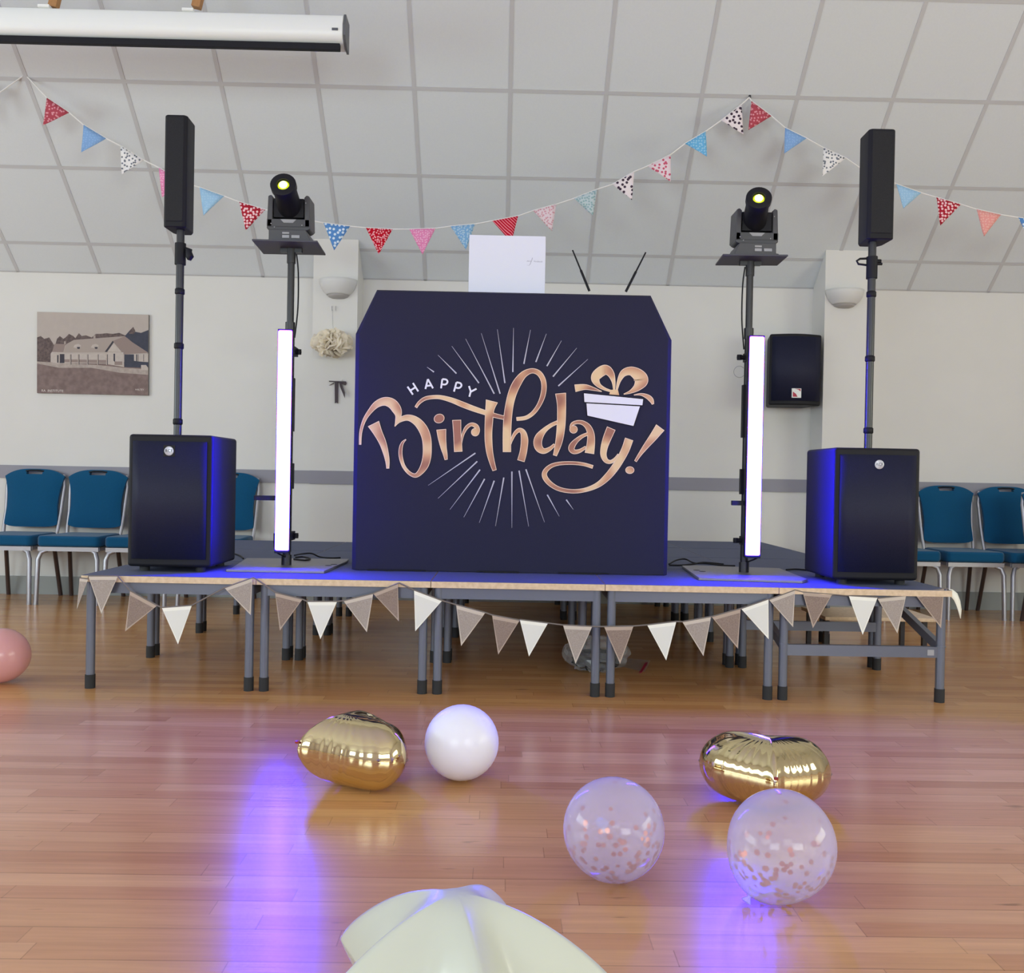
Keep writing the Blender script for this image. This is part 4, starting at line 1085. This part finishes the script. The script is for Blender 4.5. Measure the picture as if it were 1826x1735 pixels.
# ------------------------------------------------------------------ board stored under the right end
root = empty('wooden_board', (1.62, SY+.95, .0), 'light wood board on low dark trestle under the right end of the stage', 'board')
a = aty(1444,1088,SY+1.30); b = aty(1635,1100,SY+1.30)
m = MB(); m.box((a.x, SY+1.05, a.z-.02), (b.x, SY+1.45, a.z)); m.build('board', M_ply, root, bevel=.003)
for x in (a.x+.03, b.x-.04):
    for yy in (SY+1.12, SY+1.4): MB().box((x-.012, yy-.012, 0), (x+.012, yy+.012, a.z-.02)).build('leg', M_blkm, root)
# clear bag with cables on the floor
bg = atz(1070,1192,0); 
bg.y = 4.46; bg.x = aty(1062,1185,4.46).x
root = empty('plastic_bag', (bg.x, bg.y, 0), 'clear plastic bag holding dark cables on the floor beneath the stage', 'bag')
rnd = random.Random(5)
def blob(c, r3, seed, amp=.18, n=14):
    rr = random.Random(seed); vs = []; 
    for i in range(n+1):
        for k in range(2*n):
            th = math.pi*i/n; ph = 2*math.pi*k/(2*n); j = 1+amp*(rr.random()-.5) if 0 < i < n else 1
            vs.append((c[0]+r3[0]*math.sin(th)*math.cos(ph)*j, c[1]+r3[1]*math.sin(th)*math.sin(ph)*j, max(.002, c[2]+r3[2]*math.cos(th)*j)))
    fs = [(i*2*n+k, (i+1)*2*n+k, (i+1)*2*n+(k+1)%(2*n), i*2*n+(k+1)%(2*n)) for i in range(n) for k in range(2*n)]
    return vs, fs
M_bagc = mat('clear_film', (200,205,210), .15, alpha=.22, spec=.8)
v_, f_ = blob((bg.x, bg.y, .085), (.15,.10,.082), 4, .3); m = MB(); m.mesh(v_, f_, 0, False); m.build('film', M_bagc, root, weld=True)
v_, f_ = blob((bg.x, bg.y, .055), (.11,.07,.05), 9, .3); m = MB(); m.mesh(v_, f_, 0, False)
m.build('contents', M_blk, root, weld=True)
f0 = atz(1102,1192,.004); f1 = atz(1160,1178,.004)
m = MB(); m.face([atz(1098,1186,.004), atz(1150,1198,.004), atz(1160,1178,.006), atz(1105,1172,.01)]); m.build('flap', M_bagc, root, solid=.001)
m = MB(); m.face([atz(1139,1200,.009), atz(1144,1200,.009), atz(1156,1181,.012), atz(1151,1181,.012)]); tag(m.build('seal_strip', M_red, root, solid=.001), 'red seal strip')

# ------------------------------------------------------------------ balloons
def balloon_mesh(r, stretch=1.12, n=28):
    prof = []
    for i in range(n+1):
        th = math.pi*i/n; z = -math.cos(th); rr = math.sin(th)
        k = 1-.10*max(0,-z)**1.5 if z < 0 else 1
        prof.append((max(.0006, r*rr*k), r*z*(stretch if z < 0 else 1.02)))
    return prof
def balloon(px, py_bottom, px_r, label, mt, name='balloon', tilt=(0,0), group=None, conf=0, ycen=None):
    # contact on floor slightly behind the lowest visible pixel
    g = atz(px, py_bottom, 0); r = px_r/F*math.hypot(g.y, HC)*1.0
    for _ in range(4):
        # adjust depth so that the visual bottom matches: the tangent ray
        d = math.hypot(g.y, HC)
        r = px_r/F*math.sqrt(g.y**2+(HC-r)**2) * math.cos(math.atan2(HC-r, g.y))**0
        ang = math.atan2(HC, g.y)
        g2 = g.y+r*math.tan(ang/2)*1.0
        break
    cy = g.y+r*math.tan(math.atan2(HC, g.y)/2); cx = aty(px, py_bottom, cy).x
    root = empty(name, (cx, cy, 0), label, 'balloon', group)
    Rm = (Matrix.Rotation(tilt[0], 3, 'Y') @ Matrix.Rotation(tilt[1], 3, 'X'))
    m = MB(); m.lathe((cx, cy, r*1.0), balloon_mesh(r*.985), 40, 0, Rm); m.build('skin', mt, root, weld=True)
    # knot
    zb = -r*1.08
    kn = MB(); kn.lathe((cx, cy, r), [(.003,zb-.016),(.011,zb-.018),(.010,zb-.014),(.004,zb-.006),(.006,zb+.006),(.014,zb+.012)], 12, 0, Rm)
    kn.build('knot', mt, root)
    if conf:
        rr = random.Random(conf); c = MB()
        for i in range(105):
            # settle mostly towards the lower shell
            while True:
                v = Vector((rr.gauss(0,1), rr.gauss(0,1), rr.gauss(0,1))).normalized()
                if v.z < -.15 or rr.random() < .12: break
            p = Vector((cx, cy, r))+v*r*.965
            u = v.orthogonal().normalized(); w_ = v.cross(u); s_ = rr.uniform(.0045,.0075)
            c.face([p+(u*math.cos(2*math.pi*k/8)+w_*math.sin(2*math.pi*k/8))*s_ for k in range(8)])
        for i in range(9):
            v = Vector((rr.uniform(-.45,.25), -1, rr.uniform(-.25,.35))).normalized(); p = Vector((cx, cy, r))+v*r*.95
            u = v.orthogonal().normalized(); w_ = v.cross(u); s_ = .006
            c.face([p+(u*math.cos(2*math.pi*k/8)+w_*math.sin(2*math.pi*k/8))*s_ for k in range(8)])
        o = c.build('confetti', M_conf, root); tag(o, 'copper foil confetti dots', kind='stuff')
    return root
M_bw = mat('white_latex', (238,236,248), .3, spec=.4, sss=.6)
M_bp = mat('pink_latex', (232,170,170), .2, alpha=.8, spec=.5)
M_conf = mat('copper_confetti', (206,120,80), .3, metal=.55)
def clear_latex():
    m = bpy.data.materials.new('milky_clear_latex'); m.use_nodes = True; nt = m.node_tree; b = nt.nodes['Principled BSDF']
    b.inputs['Base Color'].default_value = lin((212,205,236))+(1,); b.inputs['Roughness'].default_value = .08
    b.inputs['Specular IOR Level'].default_value = .6
    lw = nt.nodes.new('ShaderNodeLayerWeight'); lw.inputs['Blend'].default_value = .35
    mr = nt.nodes.new('ShaderNodeMapRange'); mr.inputs['To Min'].default_value = .34; mr.inputs['To Max'].default_value = .72
    nt.links.new(lw.outputs['Facing'], mr.inputs['Value']); nt.links.new(mr.outputs[0], b.inputs['Alpha'])
    return m
M_bc = clear_latex()
balloon(822, 1394, 65, 'plain white latex balloon on the floor beside the left gold foil balloon', M_bw, tilt=(.35,1.2), group='round latex balloons')
balloon(1092, 1578, 87, 'clear confetti balloon nearer the middle, with copper dots inside', M_bc, tilt=(.4,1.3), conf=11, group='round latex balloons')
balloon(1391, 1611, 91, 'clear confetti balloon in front of the right gold foil balloon', M_bc, tilt=(.68,-.3), conf=23, group='round latex balloons')
balloon(1, 1219, 48, 'translucent pink balloon half out of frame at the left edge', M_bp, tilt=(-.5,1.2), group='round latex balloons')

def foil(center, outline, thick, label, mt, rot, tiltx, name='foil_balloon', wr=.5, nA=120, nR=16, seed=0, group=None, power=.5, seam=.004, tx2=0, valve=None, creases=26, relax=3):
    rr = random.Random(seed); ph = [rr.uniform(0, 6.28) for _ in range(8)]
    pts = [outline(2*math.pi*k/nA) for k in range(nA)]
    Rm = Matrix.Rotation(rot, 3, 'Z'); T = Matrix.Rotation(tiltx, 3, 'X') @ Matrix.Rotation(tx2, 3, 'Y')
    seg = [(pts[k], pts[(k+1)%nA]) for k in range(nA)]
    def dist(x, y):
        best = 9
        for (ax, ay), (bx, by) in seg:
            ux, uy = bx-ax, by-ay; L2 = ux*ux+uy*uy or 1e-9
            t = max(0, min(1, ((x-ax)*ux+(y-ay)*uy)/L2)); d = (x-ax-t*ux)**2+(y-ay-t*uy)**2
            if d < best: best = d
        return math.sqrt(best)
    cache = {}
    for r in range(1, nR):
        t = math.sin(r/nR*math.pi/2)
        for k in range(nA): cache[r, k] = dist(pts[k][0]*t, pts[k][1]*t)
    dmax = max(cache.values())*.97
    def hgt(r, k):
        a = 2*math.pi*k/nA; q = min(1, cache[r, k]/dmax)
        h = thick/2*(math.sqrt(max(0, 1-(1-q)**2)) if power < 1 else (math.sin(q*math.pi/2)**.82))
        w_ = max(0, math.sin(a*creases+1.5*math.sin(3*a+ph[1])+ph[0]))**4*1.6+.8*max(0, math.sin(a*(creases*1.73)+ph[1]))**3
        return h*(1-wr*.09*w_*(1-q)**3.5)
    V = []; fs = []
    def add(sign):
        base = len(V); V.append(Vector((0,0,sign*thick/2)))
        for r in range(1, nR+1):
            t = r/nR; t = math.sin(t*math.pi/2)
            for k in range(nA):
                a = 2*math.pi*k/nA
                sc_ = 1-wr*.010*t**4*(math.sin(a*creases+ph[0])+math.sin(a*creases*1.7+ph[1]))
                x, y = pts[k][0]*t*sc_, pts[k][1]*t*sc_
                V.append(Vector((x, y, sign*hgt(r, k) if r < nR else 0)))
        for k in range(nA):
            f = (base, base+1+k, base+1+(k+1)%nA); fs.append(f if sign > 0 else f[::-1])
        for r in range(nR-1):
            for k in range(nA):
                a = base+1+r*nA+k; b = base+1+r*nA+(k+1)%nA; f = (a, a+nA, b+nA, b); fs.append(f if sign > 0 else f[::-1])
    add(1); add(-1)
    # seam flange
    base = len(V)
    for k in range(nA):
        x, y = pts[k]; l = math.hypot(x, y); V.append(Vector((x, y, .0008)))
        V.append(Vector((x*(1+seam/l), y*(1+seam/l), .0008)))
    for k in range(nA):
        a = base+2*k; b = base+2*((k+1)%nA); fs.append((a, a+1, b+1, b))
    W = [T @ (Rm @ v) for v in V]; mz = min(v.z for v in W)
    off = Vector((center[0], center[1], -mz+.0005)); W = [v+off for v in W]
    m = MB(); m.mesh(W, fs, 0, True)
    root = empty(name, (center[0], center[1], 0), label, 'balloon', group)
    me = bpy.data.meshes.new('skin')
    o = m.build('skin', mt, root, weld=True)
    for at in o.data.attributes:
        pass
    if 'sharp_edge' in o.data.attributes: o.data.attributes.remove(o.data.attributes['sharp_edge'])
    md = o.modifiers.new('relax', 'SMOOTH'); md.factor = .5; md.iterations = relax
    if valve:
        va = math.atan2(valve[1], valve[0]) % (2*math.pi); kk = int(round(va/(2*math.pi)*nA)) % nA
        p = W[1+(nR-3)*nA+kk]
        v = MB(); v.lathe(p, [(.001,-.004),(.006,-.003),(.006,.003),(.001,.004)], 10); tag(v.build('valve', M_red2, root), 'small red valve dot')
    return root
M_red2 = mat('valve_red', (150,50,20), .4)
M_foil = mat('gold_foil', (222,206,160), .08, metal=1)
M_pearl = mat('pearl_cream_foil', (203,206,190), .38, metal=.0, spec=.5, coat=.3)
def heart(s):
    def f(a):
        # a=0 : towards tip-right ; heart tip at -y
        t = a+math.pi/2
        x = 16*math.sin(t)**3; y = 13*math.cos(t)-5*math.cos(2*t)-2*math.cos(3*t)-math.cos(4*t)
        return (-x*s/16.5, (y+2)*s/16.5)
    return f
def heart2(s, sx=1):
    # polar-star-shaped heart outline sampled by angle around centre
    samples = []
    for k in range(720):
        t = 2*math.pi*k/720
        x = 16*math.sin(t)**3; y = 13*math.cos(t)-5*math.cos(2*t)-2*math.cos(3*t)-.6*math.cos(4*t)+2.5
        if y > 0: y *= 1.0+.55*max(0, 1-abs(x)/9)**1.3
        samples.append((math.atan2(y, x) % (2*math.pi), x, y))
    samples.sort()
    def f(a):
        a %= 2*math.pi
        best = min(samples, key=lambda q: abs(q[0]-a)); return (best[1]*s/16.5*sx, best[2]*s/16.5)
    return f
g1 = atz(622, 1412, 0); g2 = atz(1366, 1452, 0)
foil((g1.x-.02, g1.y+.045), heart2(.180), .205, 'shiny gold foil heart balloon lying left of the white balloon', M_foil, -1.05, -.10, seed=2, relax=5, group='gold foil balloons', valve=(0,-.165), tx2=.12, wr=1)
foil((g2.x+.012, g2.y+.03), heart2(.182,1.05), .198, 'shiny gold foil heart balloon lying behind the right confetti balloon', M_foil, -.15, -.10, seed=5, relax=5, group='gold foil balloons', valve=(0.0,-.18), tx2=.05, wr=1)
def star(R, r, k=0):
    p1 = (R, 0); p2 = (r*math.cos(math.pi/5), r*math.sin(math.pi/5)); dx, dy = p2[0]-p1[0], p2[1]-p1[1]
    def f(a):
        q = (a % (2*math.pi/5)); q = min(q, 2*math.pi/5-q)
        rad = (p1[0]*dy-p1[1]*dx)/(math.cos(q)*dy-math.sin(q)*dx)
        rad = min(rad, R*.985)
        return (rad*math.cos(a), rad*math.sin(a))
    return f
foil((-.055, 1.42), star(.268,.130), .28, 'pale cream star-shaped foil balloon at the bottom edge of the picture', M_pearl, math.radians(-2), -.02, name='star_balloon', seed=8, wr=.35, nA=160, nR=24, power=1.0, creases=30, relax=7)
